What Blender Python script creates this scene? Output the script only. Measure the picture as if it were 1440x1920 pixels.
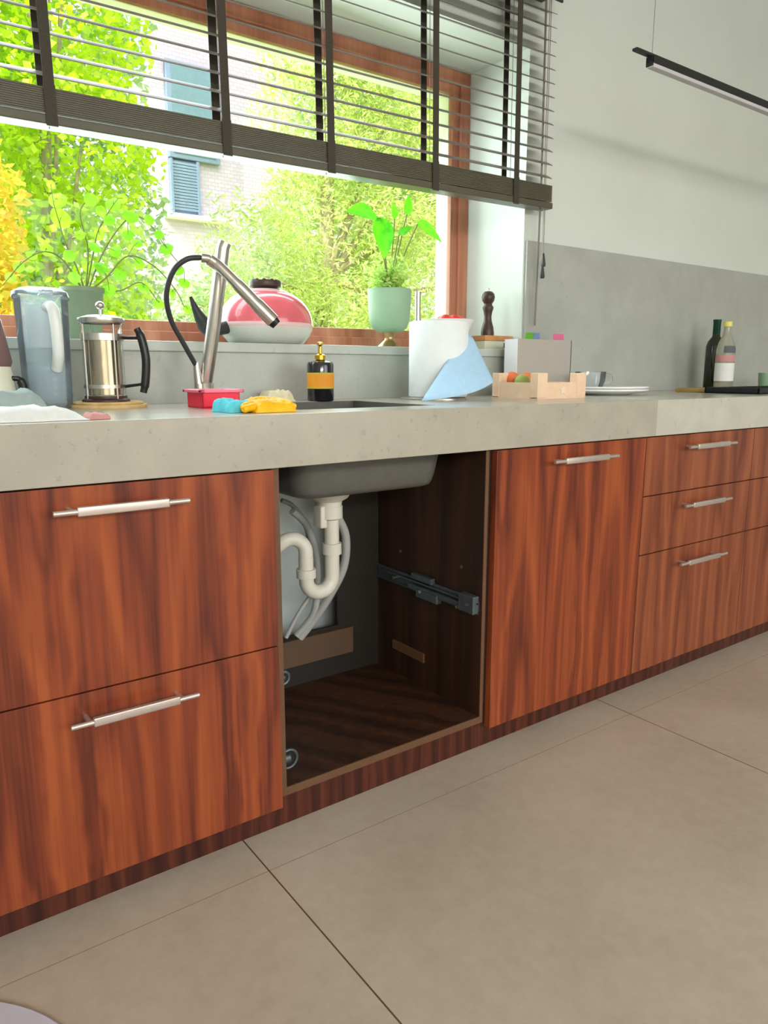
import bpy, bmesh, math, random
from mathutils import Vector, Matrix, noise
random.seed(7)
PI = math.pi
S = bpy.context.scene
for o in list(bpy.data.objects): bpy.data.objects.remove(o)
COL = S.collection

# ------------------------------------------------------------------ camera
CY, CZ, YAW, PITCH, ROLL, FPX = -1.2755, 0.982, 0.6286, 0.1889, 0.0007, 1384.34
fw = Vector((math.sin(YAW)*math.cos(PITCH), math.cos(YAW)*math.cos(PITCH), -math.sin(PITCH)))
rt = Vector((math.cos(YAW), -math.sin(YAW), 0)); up = rt.cross(fw)
rt, up = rt*math.cos(ROLL)+up*math.sin(ROLL), -rt*math.sin(ROLL)+up*math.cos(ROLL)
cd = bpy.data.cameras.new('camera'); cam = bpy.data.objects.new('camera', cd); COL.objects.link(cam)
cam.matrix_world = Matrix(((rt.x, up.x, -fw.x, 0), (rt.y, up.y, -fw.y, CY), (rt.z, up.z, -fw.z, CZ), (0, 0, 0, 1)))
cd.sensor_fit = 'HORIZONTAL'; cd.sensor_width = 36; cd.lens = FPX/1440*36; cd.clip_start = 0.02; cd.clip_end = 300
S.camera = cam
def at(u, v, y):
    """world point on the depth plane y that was measured at photo position u, v"""
    D = fw + (u-720)/FPX*rt - (v-960)/FPX*up
    t = (y-CY)/D.y
    return Vector((0, CY, CZ)) + D*t

# ------------------------------------------------------------------ light
w = bpy.data.worlds.new('world'); S.world = w; w.use_nodes = True
nt = w.node_tree; bg = nt.nodes['Background']
sky = nt.nodes.new('ShaderNodeTexSky'); sky.sky_type = 'NISHITA'; sky.sun_disc = False
sky.sun_elevation = math.radians(48); sky.sun_rotation = math.radians(200); sky.air_density = 1.3; sky.dust_density = 3.0
nt.links.new(sky.outputs[0], bg.inputs[0]); bg.inputs[1].default_value = 0.46
sd = bpy.data.lights.new('sun', 'SUN'); sd.energy = 7.5; sd.angle = math.radians(1.0); sd.color = (1, .95, .86)
sun = bpy.data.objects.new('sun', sd); COL.objects.link(sun)
sun.rotation_euler = Vector((0.80, 0.16, -0.85)).to_track_quat('-Z', 'Y').to_euler()
def area(name, loc, target, sx, sy, power, colr):
    d = bpy.data.lights.new(name, 'AREA'); d.shape = 'RECTANGLE'; d.size = sx; d.size_y = sy; d.energy = power; d.color = colr
    o = bpy.data.objects.new(name, d); COL.objects.link(o); o.location = loc
    o.rotation_euler = (Vector(target)-Vector(loc)).to_track_quat('-Z', 'Y').to_euler()
    return o
area('rear_window_daylight', (-0.4, -3.86, 1.92), (-0.1, 0, 1.75), 1.8, .30, 58, (1, .985, .97))
area('added_fill_light', (2.6, -3.86, 1.5), (2.6, 0, 1.2), 2.4, 1.9, 34, (1, .97, .93))  # added soft fill at an unseen rear opening, no known window
area('kitchen_window_daylight', (0.5, 1.02, 1.55), (0.6, 0, .85), 2.6, 0.9, 58, (.86, .95, 1.0))
vs = S.view_settings; vs.view_transform = 'Standard'; vs.look = 'None'; vs.exposure = 0.0; vs.gamma = 1.0
vs.use_curve_mapping = False

# ------------------------------------------------------------------ materials
def srgb(r, g, b):
    f = lambda c: (c/255/12.92) if c/255 <= .04045 else ((c/255+.055)/1.055)**2.4
    return (f(r), f(g), f(b), 1)
MATS = {}
class NT:
    def __init__(s, name):
        s.m = bpy.data.materials.new(name); s.m.use_nodes = True; s.t = s.m.node_tree
        s.b = s.t.nodes['Principled BSDF']
    def n(s, typ, **kw):
        x = s.t.nodes.new(typ)
        for k, v in kw.items(): setattr(x, k, v)
        return x
    def l(s, a, b): s.t.links.new(a, b)
    def math(s, op, a, b=None, c=None):
        x = s.n('ShaderNodeMath', operation=op)
        for i, v in enumerate((a, b, c)):
            if v is None: continue
            if isinstance(v, (int, float)): x.inputs[i].default_value = v
            else: s.l(v, x.inputs[i])
        return x.outputs[0]
    def noise(s, vec, scale, detail=3, rough=.55):
        x = s.n('ShaderNodeTexNoise'); x.inputs['Scale'].default_value = scale
        x.inputs['Detail'].default_value = detail; x.inputs['Roughness'].default_value = rough
        if vec is not None: s.l(vec, x.inputs['Vector'])
        return x.outputs['Fac']
    def ramp(s, fac, stops, interp='LINEAR'):
        x = s.n('ShaderNodeValToRGB'); cr = x.color_ramp; cr.interpolation = interp
        while len(cr.elements) < len(stops): cr.elements.new(.5)
        for e, (p, c) in zip(cr.elements, stops): e.position = p; e.color = c
        s.l(fac, x.inputs[0]); return x.outputs[0]
    def mix(s, fac, a, b, mode='MIX'):
        x = s.n('ShaderNodeMix', data_type='RGBA', blend_type=mode)
        for i, v in ((0, fac), (6, a), (7, b)):
            if isinstance(v, (int, float)): x.inputs[i].default_value = v
            elif isinstance(v, tuple): x.inputs[i].default_value = v
            else: s.l(v, x.inputs[i])
        return x.outputs[2]
    def pos(s): return s.n('ShaderNodeNewGeometry').outputs['Position']
    def obj(s): return s.n('ShaderNodeTexCoord').outputs['Object']
    def scaled(s, vec, x, y, z):
        m = s.n('ShaderNodeMapping'); m.inputs['Scale'].default_value = (x, y, z); s.l(vec, m.inputs[0]); return m.outputs[0]
    def bump(s, h, strength=.2, dist=.002):
        b = s.n('ShaderNodeBump'); b.inputs['Strength'].default_value = strength; b.inputs['Distance'].default_value = dist
        s.l(h, b.inputs['Height']); s.l(b.outputs[0], s.b.inputs['Normal'])
def plain(name, col, rough=.5, metal=0, spec=.5, var=.06, scale=12, trans=0, ior=1.45, alpha=None, coat=0, sub=0):
    """procedural material: colour gently broken up by noise, roughness too"""
    k = NT(name); b = k.b
    nz = k.noise(k.obj(), scale)
    dk = tuple(c*(1-var) for c in col[:3])+(1,); lt = tuple(min(1, c*(1+var)) for c in col[:3])+(1,)
    k.l(k.ramp(nz, [(.3, dk), (.7, lt)]), b.inputs['Base Color'])
    b.inputs['Roughness'].default_value = rough; b.inputs['Metallic'].default_value = metal
    b.inputs['Specular IOR Level'].default_value = spec; b.inputs['IOR'].default_value = ior
    if trans: b.inputs['Transmission Weight'].default_value = trans
    if coat: b.inputs['Coat Weight'].default_value = coat
    if alpha is not None: b.inputs['Alpha'].default_value = alpha
    return k.m
def wood(name, light, mid, dark, leaf=.175, x0=.0, rough=.32, horizontal=False, freq=430, amp=.02):
    """veneer: cathedral rings of slip-matched leaves, plus fine long fibres"""
    k = NT(name); b = k.b; P = k.pos()
    sep = k.n('ShaderNodeSeparateXYZ'); k.l(P, sep.inputs[0])
    X, Y, Z = sep.outputs
    if horizontal: X, Z = Y, X
    XY = k.math('ADD', X, k.math('MULTIPLY', Y, .6)) if not horizontal else X
    wob = k.noise(k.scaled(P, *((1.2, 5, 1.2) if horizontal else (5, 5, 1.6))), 2.2, 3)
    big = k.noise(k.scaled(P, *((.5, 9, .5) if horizontal else (9, 9, .8))), 1.0, 2)
    u = k.math('SUBTRACT', k.math('PINGPONG', k.math('ADD', XY, x0+10), leaf), leaf*.5)
    u = k.math('ADD', u, k.math('MULTIPLY', k.math('SUBTRACT', wob, .5), .05))
    zz = k.math('ADD', k.math('MULTIPLY', Z, .085), k.math('MULTIPLY', k.math('SUBTRACT', big, .5), .06))
    zz = k.math('ADD', zz, k.math('MULTIPLY', k.math('SINE', k.math('MULTIPLY', XY, 19.0)), .012))
    r = k.math('SQRT', k.math('ADD', k.math('MULTIPLY', u, u), k.math('MULTIPLY', zz, zz)))
    r = k.math('ADD', r, k.math('MULTIPLY', k.math('SUBTRACT', wob, .5), amp))
    rings = k.math('ADD', k.math('MULTIPLY', k.math('SINE', k.math('MULTIPLY', r, freq)), .5), .5)
    rings2 = k.math('ADD', k.math('MULTIPLY', k.math('SINE', k.math('MULTIPLY', r, freq*.37)), .5), .5)
    fib = k.noise(k.scaled(P, *((1.5, 160, 160) if horizontal else (160, 160, 2.2))), 1.0, 4, .65)
    streak = k.noise(k.scaled(P, *((.6, 38, 38) if horizontal else (38, 38, .8))), 1.0, 3, .6)
    v = k.math('ADD', k.math('MULTIPLY', rings, .07), k.math('MULTIPLY', rings2, .20))
    v = k.math('ADD', v, k.math('MULTIPLY', fib, .30)); v = k.math('ADD', v, k.math('MULTIPLY', streak, .46))
    c = k.ramp(v, [(.33, dark), (.51, mid), (.70, light)])
    k.l(c, b.inputs['Base Color']); b.inputs['Roughness'].default_value = rough
    b.inputs['Specular IOR Level'].default_value = .36
    k.bump(fib, .06, .001)
    return k.m
def stone(name, base, fleck, rough=.25, lite=None):
    k = NT(name); b = k.b; P = k.pos()
    n1 = k.noise(P, 9, 4); n2 = k.noise(P, 70, 3, .7); n3 = k.noise(P, 28, 2, .6)
    lite = lite or tuple(min(1, c*1.13) for c in base[:3])+(1,)
    c = k.ramp(n1, [(.35, base), (.68, lite)])
    m = k.ramp(n2, [(.27, (.55, .55, .55, 1)), (.37, (0, 0, 0, 1))])
    c = k.mix(m, c, fleck)
    m2 = k.ramp(n3, [(.23, (.45, .45, .45, 1)), (.33, (0, 0, 0, 1))])
    c = k.mix(m2, c, fleck)
    k.l(c, b.inputs['Base Color']); b.inputs['Roughness'].default_value = rough
    return k.m
def leafmat(name, c1, c2, c3, scale=3.0, trans=.5):
    k = NT(name); P = k.pos()
    n1 = k.noise(P, scale, 2); n2 = k.noise(P, scale*7, 3, .7)
    v = k.math('ADD', k.math('MULTIPLY', n1, .5), k.math('MULTIPLY', n2, .5))
    c = k.ramp(v, [(.36, c1), (.5, c2), (.64, c3)])
    d = k.n('ShaderNodeBsdfDiffuse'); t = k.n('ShaderNodeBsdfTranslucent'); mx = k.n('ShaderNodeMixShader')
    g = k.n('ShaderNodeBsdfGlossy'); g.inputs['Roughness'].default_value = .45; mx2 = k.n('ShaderNodeMixShader')
    k.l(c, d.inputs[0]); k.l(c, t.inputs[0]); mx.inputs[0].default_value = trans
    k.l(d.outputs[0], mx.inputs[1]); k.l(t.outputs[0], mx.inputs[2])
    mx2.inputs[0].default_value = .05; k.l(mx.outputs[0], mx2.inputs[1]); k.l(g.outputs[0], mx2.inputs[2])
    out = k.t.nodes['Material Output']; k.l(mx2.outputs[0], out.inputs[0])
    return k.m

M = MATS
M['walnut'] = wood('red walnut veneer', srgb(160, 80, 41), srgb(131, 60, 34), srgb(90, 39, 26), x0=.085, freq=300)
M['walnut_pale'] = wood('red walnut veneer paler', srgb(152, 86, 54), srgb(132, 69, 43), srgb(104, 51, 34), x0=.05, amp=.03, freq=300)
M['carcass'] = wood('brown carcass laminate', srgb(68, 40, 26), srgb(53, 31, 20), srgb(40, 23, 16), leaf=.3, rough=.55, freq=260)
M['shelfwood'] = wood('brown shelf laminate', srgb(78, 47, 30), srgb(60, 35, 22), srgb(40, 24, 16), leaf=.3, rough=.5, freq=200)
M['edge'] = plain('brown edging', srgb(104, 72, 48), .5)
M['backdark'] = plain('dark brown back panel', srgb(36, 29, 22), .6)
M['railwood'] = plain('brown cross rail', srgb(92, 68, 48), .6)
M['gapshade'] = plain('painted gap shade', srgb(40, 24, 20), .6)
M['plinth'] = wood('plinth veneer', srgb(98, 48, 32), srgb(74, 33, 23), srgb(54, 24, 18))
M['quartz'] = stone('grey quartz worktop', srgb(166, 160, 146), srgb(132, 124, 110), .22)
M['quartz_pale'] = stone('pale quartz worktop', srgb(184, 181, 169), srgb(152, 148, 134), .22)
M['splash'] = stone('grey quartz splashback', srgb(168, 172, 166), srgb(146, 150, 142), .3)
M['sill'] = stone('grey quartz sill', srgb(176, 182, 176), srgb(150, 156, 150), .25)
k = NT('white wall paint'); nz = k.noise(k.pos(), 3, 4)
k.l(k.ramp(nz, [(.3, srgb(212, 220, 214)), (.7, srgb(217, 225, 220))]), k.b.inputs['Base Color']); k.b.inputs['Roughness'].default_value = .75
k.bump(k.noise(k.pos(), 220, 2), .05, .001); M['wall'] = k.m
M['ceiling'] = plain('ceiling paint', srgb(232, 230, 222), .8, var=.01)
# floor: large porcelain tiles
k = NT('beige porcelain tiles'); P = k.pos(); sep = k.n('ShaderNodeSeparateXYZ'); k.l(P, sep.inputs[0])
n1 = k.noise(P, 2.2, 5, .6); n2 = k.noise(P, 26, 4, .7)
v = k.math('ADD', k.math('MULTIPLY', n1, .6), k.math('MULTIPLY', n2, .4))
tile = k.ramp(v, [(.34, srgb(176, 161, 142)), (.5, srgb(189, 174, 155)), (.66, srgb(199, 185, 167))])
def joint(coord, off, per, half):
    a = k.math('MODULO', k.math('ADD', coord, per*20-off+half), per)
    return k.math('LESS_THAN', a, half*2)
jx = joint(sep.outputs[0], .588, 1.172, .0016); jy = joint(sep.outputs[1], -.077, 1.172, .0009)
c = k.mix(jy, tile, srgb(140, 124, 106)); c = k.mix(jx, c, srgb(96, 78, 58))
k.l(c, k.b.inputs['Base Color']); k.b.inputs['Roughness'].default_value = .42
k.bump(n2, .04, .001); M['floor'] = k.m

M['frame'] = wood('window frame timber', srgb(196, 136, 108), srgb(178, 116, 90), srgb(156, 96, 72), leaf=.4, freq=150)
M['extreveal'] = plain('outer render', srgb(226, 226, 216), .8, var=.02)
k = NT('window pane glass')
gl = k.n('ShaderNodeBsdfGlossy'); gl.inputs['Roughness'].default_value = .01; tr = k.n('ShaderNodeBsdfTransparent'); tr.inputs[0].default_value = (.96, .985, .97, 1)
mx = k.n('ShaderNodeMixShader'); fr = k.n('ShaderNodeFresnel'); fr.inputs[0].default_value = 1.25
k.l(fr.outputs[0], mx.inputs[0]); k.l(tr.outputs[0], mx.inputs[1]); k.l(gl.outputs[0], mx.inputs[2])
k.l(mx.outputs[0], k.t.nodes['Material Output'].inputs[0]); M['pane'] = k.m
M['slat'] = plain('grey brown slat lacquer', srgb(116, 110, 103), .45, var=.10, scale=30)
M['rail'] = plain('grey olive rail lacquer', srgb(88, 84, 70), .35, var=.08)
M['tape'] = plain('dark woven tape', srgb(64, 59, 51), .8, var=.15, scale=200)
M['headrail'] = plain('dark blue grey headrail', srgb(48, 54, 60), .4)
M['cord'] = plain('grey cord', srgb(150, 144, 138), .7)
M['tassel'] = plain('black tassel', srgb(34, 36, 38), .4)
M['wand'] = plain('grey wand', srgb(120, 112, 108), .4)
M['steel'] = plain('brushed steel', srgb(196, 190, 182), .30, 1, var=.05, scale=60)
M['handle'] = plain('satin steel handle', srgb(214, 200, 192), .38, .85, var=.03, scale=60)
M['rodsteel'] = plain('polished steel rod', srgb(226, 214, 208), .22, 1)
M['darksteel'] = plain('zinc grey slide metal', srgb(88, 96, 98), .38, .5, var=.12, scale=40)
M['black'] = plain('black plastic', srgb(26, 27, 28), .35)
M['lampblack'] = plain('black powder coat', srgb(30, 33, 34), .5)
M['diffuser'] = plain('lamp diffuser', srgb(196, 196, 202), .5, var=.02)
M['rubber'] = plain('dark hose rubber', srgb(52, 52, 54), .45)
M['graphite'] = plain('graphite composite sink', srgb(92, 90, 84), .5, var=.08, scale=50)
M['pvc'] = plain('white pipe plastic', srgb(216, 211, 196), .4, var=.03)
M['hosegrey'] = plain('grey corrugated hose', srgb(168, 168, 162), .5)
M['clear'] = plain('clear glass', (.97, .985, .98, 1), .03, trans=1, ior=1.3, var=0)
def thin(name, col, body, ior=1.3, rough=.05):
    k = NT(name); tr = k.n('ShaderNodeBsdfTransparent'); tr.inputs[0].default_value = tuple(1-(1-x)*.12 for x in col[:3])+(1,)
    d = k.n('ShaderNodeBsdfDiffuse'); t2 = k.n('ShaderNodeBsdfTranslucent'); g = k.n('ShaderNodeBsdfGlossy'); g.inputs['Roughness'].default_value = rough
    nz = k.noise(k.obj(), 18); c = k.ramp(nz, [(.3, tuple(x*.95 for x in col[:3])+(1,)), (.7, col)]); k.l(c, d.inputs[0]); k.l(c, t2.inputs[0])
    a, b, c2 = k.n('ShaderNodeMixShader'), k.n('ShaderNodeMixShader'), k.n('ShaderNodeMixShader')
    a.inputs[0].default_value = .5; k.l(d.outputs[0], a.inputs[1]); k.l(t2.outputs[0], a.inputs[2])
    b.inputs[0].default_value = body; k.l(tr.outputs[0], b.inputs[1]); k.l(a.outputs[0], b.inputs[2])
    fr = k.n('ShaderNodeFresnel'); fr.inputs[0].default_value = ior; k.l(fr.outputs[0], c2.inputs[0]); k.l(b.outputs[0], c2.inputs[1]); k.l(g.outputs[0], c2.inputs[2])
    k.l(c2.outputs[0], k.t.nodes['Material Output'].inputs[0]); return k.m
M['bluejug'] = thin('pale blue clear plastic', srgb(222, 238, 246), .26)
M['cupglass'] = thin('clear cup glass', srgb(240, 248, 252), .16, 1.5)
M['filter'] = plain('milky white plastic', srgb(224, 228, 226), .4)
M['paper'] = plain('white paper roll', srgb(232, 238, 240), .9, var=.02, scale=50)
M['skytintpaper'] = plain('white paper sheet with painted sky tint', srgb(176, 212, 240), .9, var=.04, scale=60)  # white sheet; the blue sky reflection is painted into its colour
M['red'] = plain('red plastic', srgb(232, 24, 64), .35)
M['pink'] = plain('pink plastic', srgb(244, 120, 150), .4)
M['cyan'] = plain('turquoise cloth', srgb(96, 206, 222), .9, var=.12, scale=60)
M['yellow'] = plain('orange yellow rubber', srgb(250, 190, 10), .55, var=.06, scale=40)
M['beige'] = plain('beige sponge cloth', srgb(216, 208, 178), .95, var=.08, scale=80)
M['amber'] = plain('dark bottle glass', srgb(26, 26, 30), .15, coat=.5)
M['label_amber'] = plain('amber label', srgb(232, 152, 40), .6)
M['label_gold'] = plain('yellow label border', srgb(206, 176, 60), .6)
M['gold'] = plain('gold pump metal', srgb(206, 166, 60), .3, 1)
M['brass'] = plain('brushed brass', srgb(190, 160, 112), .35, .9)
M['potgreen'] = plain('sage green ceramic', srgb(150, 186, 154), .5)
M['potgrey'] = plain('grey green ceramic', srgb(126, 146, 118), .5)
M['soil'] = plain('potting soil', srgb(66, 50, 38), .95, var=.3, scale=80)
M['leaf'] = leafmat('glossy green leaf', srgb(60, 170, 10), srgb(92, 200, 20), srgb(130, 224, 40), 6, .45)
M['leafround'] = leafmat('round lime leaf', srgb(96, 176, 20), srgb(128, 206, 30), srgb(170, 226, 50), 6, .5)
M['fern'] = leafmat('pale fern frond', srgb(176, 214, 110), srgb(200, 230, 130), srgb(222, 240, 150), 8, .5)
M['stem'] = plain('olive stem', srgb(120, 130, 70), .7)
M['bark'] = plain('bark', srgb(160, 150, 120), .9, var=.25, scale=20)
M['kettle_red'] = plain('raspberry enamel', srgb(222, 104, 116), .22, coat=.6, var=.10, scale=14)
M['kettle_white'] = plain('grey white enamel', srgb(206, 208, 200), .3)
M['kettle_band'] = plain('pale pink glaze', srgb(226, 190, 190), .25)
M['darkwood'] = plain('dark walnut wood', srgb(66, 46, 38), .4, var=.2, scale=30)
M['dishwhite'] = plain('white porcelain', srgb(238, 240, 240), .2, var=.01)
M['tomato'] = plain('red fruit skin', srgb(226, 50, 46), .3, var=.12)
M['cardboard'] = plain('light cardboard', srgb(236, 204, 174), .8, var=.05, scale=40)
M['cardcut'] = plain('pale print', srgb(238, 216, 196), .8)
M['filegrey'] = plain('grey board', srgb(176, 170, 162), .7, var=.02)
M['filewhite'] = plain('white sill and window-lit side', srgb(226, 228, 232), .7, var=.02)
M['tabgreen'] = plain('green tab', srgb(96, 170, 50), .6); M['tabblue'] = plain('blue tab', srgb(110, 140, 180), .6)
M['tabpink'] = plain('pink tab', srgb(214, 110, 150), .6)
M['wine'] = plain('dark green glass', srgb(22, 36, 12), .08, coat=.5)
M['winecap'] = plain('dark green foil', srgb(10, 60, 50), .3)
M['oil'] = plain('olive tinted glass', srgb(206, 208, 190), .08, trans=.55, ior=1.3)
M['paperlabel'] = plain('white paper label', srgb(236, 236, 236), .7, var=.02)
M['pinklabel'] = plain('dusty pink label', srgb(206, 150, 150), .7)
M['greylabel'] = plain('grey print', srgb(96, 100, 104), .7)
M['yellowcap'] = plain('yellow cap', srgb(232, 226, 120), .5)
M['blockwood'] = plain('yellow brown board', srgb(168, 140, 80), .6, var=.12, scale=20)
M['trivet'] = plain('cork and bamboo', srgb(206, 176, 120), .7, var=.15, scale=50)
M['towel'] = plain('white towel', srgb(228, 228, 226), .95, var=.04, scale=90)
M['towelgrey'] = plain('grey green cloth', srgb(150, 164, 162), .95, var=.06, scale=90)
M['towelpink'] = plain('dusty pink stripe', srgb(206, 146, 140), .95)
M['mauve'] = plain('mauve brown enamel', srgb(120, 92, 88), .4)
M['cream'] = plain('cream enamel', srgb(216, 216, 196), .35)
M['coffee'] = plain('coffee metal sleeve', srgb(176, 160, 140), .22, 1, var=.1)
M['carrot'] = plain('orange vegetable', srgb(226, 120, 70), .6); M['greenveg'] = plain('green vegetable', srgb(150, 170, 90), .6)
M['mat'] = plain('pale lilac grey mat', srgb(206, 202, 214), .9)
M['tinlid'] = plain('orange brown wood', srgb(198, 140, 90), .5, var=.15, scale=30)
M['brickwhite'] = None
k = NT('whitewashed brick'); P = k.pos()
br = k.n('ShaderNodeTexBrick'); k.l(k.scaled(P, 1, 1, 1), br.inputs['Vector'])
cmb = k.n('ShaderNodeCombineXYZ'); sep = k.n('ShaderNodeSeparateXYZ'); k.l(P, sep.inputs[0]); k.l(sep.outputs[0], cmb.inputs[0]); k.l(sep.outputs[2], cmb.inputs[1]); k.l(cmb.outputs[0], br.inputs['Vector'])
br.inputs['Scale'].default_value = 4.0; br.inputs['Color1'].default_value = srgb(202, 190, 212); br.inputs['Color2'].default_value = srgb(190, 178, 200)
br.inputs['Mortar'].default_value = srgb(176, 168, 172); k.l(br.outputs[0], k.b.inputs['Base Color']); k.b.inputs['Roughness'].default_value = .9; M['brickwhite'] = k.m
M['shutter'] = plain('blue grey shutter', srgb(124, 144, 170), .5); M['farglass'] = plain('far window glass', srgb(110, 136, 150), .2)
M['grass'] = plain('lawn', srgb(206, 216, 120), .95, var=.15, scale=4)
M['tree_lime'] = leafmat('lime tree leaves', srgb(150, 200, 30), srgb(206, 232, 30), srgb(238, 250, 70), 1.6, .5)
M['tree_pale'] = leafmat('pale conifer foliage', srgb(160, 190, 120), srgb(214, 228, 130), srgb(240, 242, 186), 1.6, .55)
M['tree_orange'] = leafmat('golden leaves', srgb(226, 214, 60), srgb(244, 226, 90), srgb(246, 190, 90), 3, .5)
M['tree_mid'] = leafmat('mid green leaves', srgb(140, 180, 110), srgb(180, 208, 140), srgb(214, 230, 160), 2, .5)

# ------------------------------------------------------------------ mesh helpers
class MB:
    def __init__(s): s.v = []; s.f = []; s.sm = []
    def add(s, vs, fs, smooth=False):
        n = len(s.v); s.v += [tuple(v) for v in vs]; s.f += [tuple(i+n for i in f) for f in fs]; s.sm += [smooth]*len(fs); return s
    def box(s, x0, x1, y0, y1, z0, z1, bev=0, rotz=0):
        bm = bmesh.new(); bmesh.ops.create_cube(bm, size=1)
        for v in bm.verts: v.co = Vector((v.co.x*(x1-x0), v.co.y*(y1-y0), v.co.z*(z1-z0)))
        if bev: bmesh.ops.bevel(bm, geom=bm.edges[:], offset=bev, segments=3, profile=.5, affect='EDGES')
        R = Matrix.Rotation(rotz, 3, 'Z'); c = Vector(((x0+x1)/2, (y0+y1)/2, (z0+z1)/2))
        bm.verts.index_update()
        s.add([R @ v.co + c for v in bm.verts], [[v.index for v in f.verts] for f in bm.faces], False); bm.free(); return s
    def lathe(s, prof, c, seg=40, sx=1, sy=1, a0=0, a1=2*PI):
        full = abs(a1-a0-2*PI) < 1e-6; n = seg if full else seg+1
        vs = []; fs = []
        for r, z in prof:
            for i in range(n):
                a = a0+(a1-a0)*i/seg; vs.append((c[0]+max(r, 1e-5)*sx*math.cos(a), c[1]+max(r, 1e-5)*sy*math.sin(a), c[2]+z))
        for j in range(len(prof)-1):
            for i in range(seg):
                i2 = (i+1) % n; fs.append((j*n+i, j*n+i2, (j+1)*n+i2, (j+1)*n+i))
        return s.add(vs, fs, True)
    def tube(s, pts, r, seg=10, caps=True, smooth=True):
        pts = [Vector(p) for p in pts]; n = len(pts); rs = r if isinstance(r, (list, tuple)) else [r]*n
        vs = []; fs = []; t = (pts[1]-pts[0]).normalized(); ref = Vector((0, 0, 1)) if abs(t.z) < .9 else Vector((1, 0, 0))
        nx = t.cross(ref).normalized()
        for i, p in enumerate(pts):
            t = ((pts[min(i+1, n-1)]-pts[max(i-1, 0)])).normalized()
            nx = (nx - t*nx.dot(t)).normalized(); ny = t.cross(nx)
            for j in range(seg):
                a = 2*PI*j/seg; vs.append(p+(nx*math.cos(a)+ny*math.sin(a))*rs[i])
        for i in range(n-1):
            for j in range(seg):
                j2 = (j+1) % seg; fs.append((i*seg+j, i*seg+j2, (i+1)*seg+j2, (i+1)*seg+j))
        if caps: fs.append(tuple(range(seg))[::-1]); fs.append(tuple((n-1)*seg+j for j in range(seg)))
        return s.add(vs, fs, smooth)
    def ball(s, c, r, sz=1, seg=16):
        prof = [(r*math.sin(PI*i/10), -r*sz*math.cos(PI*i/10)) for i in range(11)]
        return s.lathe(prof, c, seg)
    def build(s, name, mat, parent=None, loc=None, thick=0, auto=True):
        me = bpy.data.meshes.new(name)
        off = Vector(parent.get('_o', (0, 0, 0))) if parent is not None else Vector(loc or (0, 0, 0))
        me.from_pydata([tuple(Vector(v)-off) for v in s.v], [], s.f)
        me.polygons.foreach_set('use_smooth', s.sm); me.update()
        bm = bmesh.new(); bm.from_mesh(me); bmesh.ops.recalc_face_normals(bm, faces=bm.faces[:]); bm.to_mesh(me); bm.free()
        me.polygons.foreach_set('use_smooth', s.sm)
        me.materials.append(M[mat] if isinstance(mat, str) else mat)
        if any(s.sm):
            me.set_sharp_from_angle(angle=math.radians(42))
        o = bpy.data.objects.new(name, me); COL.objects.link(o)
        if parent is not None: o.parent = parent; o['_o'] = tuple(off)
        else: o.location = off
        if thick:
            md = o.modifiers.new('thickness', 'SOLIDIFY'); md.thickness = thick; md.offset = 0
        return o
def smoothpath(pts, n=8):
    pts = [Vector(p) for p in pts]; P = [pts[0]]+pts+[pts[-1]]; out = []
    for i in range(1, len(P)-2):
        for k_ in range(n):
            t = k_/n; a, b, c, d = P[i-1], P[i], P[i+1], P[i+2]
            out.append(.5*((2*b)+(c-a)*t+(2*a-5*b+4*c-d)*t*t+(3*b-a-3*c+d)*t**3))
    out.append(pts[-1]); return out
def thing(name, label, cat, loc, group=None, kind=None):
    o = bpy.data.objects.new(name, None); COL.objects.link(o); o.location = loc; o.empty_display_size = .05
    o['_o'] = tuple(loc); return tag(o, label, cat, group, kind)
def tag(o, label, cat, group=None, kind=None):
    o['label'] = label; o['category'] = cat
    if group: o['group'] = group
    if kind: o['kind'] = kind
    return o

# ================================================================== STRUCTURE
W = .618; WT = .90           # back wall face, worktop top
OX0, OX1, OZ0, OZ1 = -.90, 1.975, 1.03, 2.036
CEIL = 2.95; XL, XR, YR = -1.9, 5.6, -4.0
tag(MB().box(XL-.2, XR+.2, YR-.2, 1.10, -.12, 0).build('floor', 'floor'), 'beige large format porcelain tile floor', 'floor', kind='structure')
tag(MB().box(XL-.2, XR+.2, YR-1.6, 1.5, CEIL, CEIL+.2).build('ceiling', 'ceiling'), 'pale painted ceiling', 'ceiling', kind='structure')  # overhang past the rear wall is added to keep the sun out
b = MB().box(XL, OX0, W, 1.08, 0, CEIL).box(OX1, XR, W, 1.08, 0, CEIL).box(OX0, OX1, W, 1.08, OZ1, CEIL).box(OX0, OX1, W, 1.08, 0, OZ0)
tag(b.build('wall_back', 'wall'), 'white painted wall behind the worktop with the window opening', 'wall', kind='structure')
tag(MB().box(XL-.2, XL, YR-.2, 1.08, 0, CEIL).build('wall_left', 'wall'), 'white painted left wall', 'wall', kind='structure')
tag(MB().box(XR, XR+.2, YR-.2, 1.08, 0, CEIL).build('wall_right', 'wall'), 'white painted right wall', 'wall', kind='structure')
b = MB().box(XL, -1.75, YR-.2, YR, 0, CEIL).box(.95, 1.35, YR-.2, YR, 0, CEIL).box(3.9, XR, YR-.2, YR, 0, CEIL).box(-1.75, .95, YR-.2, YR, 2.45, CEIL).box(1.35, 3.9, YR-.2, YR, 2.5, CEIL).box(-1.75, .95, YR-.2, YR, 0, 1.05).box(1.35, 3.9, YR-.2, YR, 0, .5)
tag(b.build('wall_rear', 'wall'), 'white rear wall with two large window openings', 'wall', kind='structure')
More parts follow.
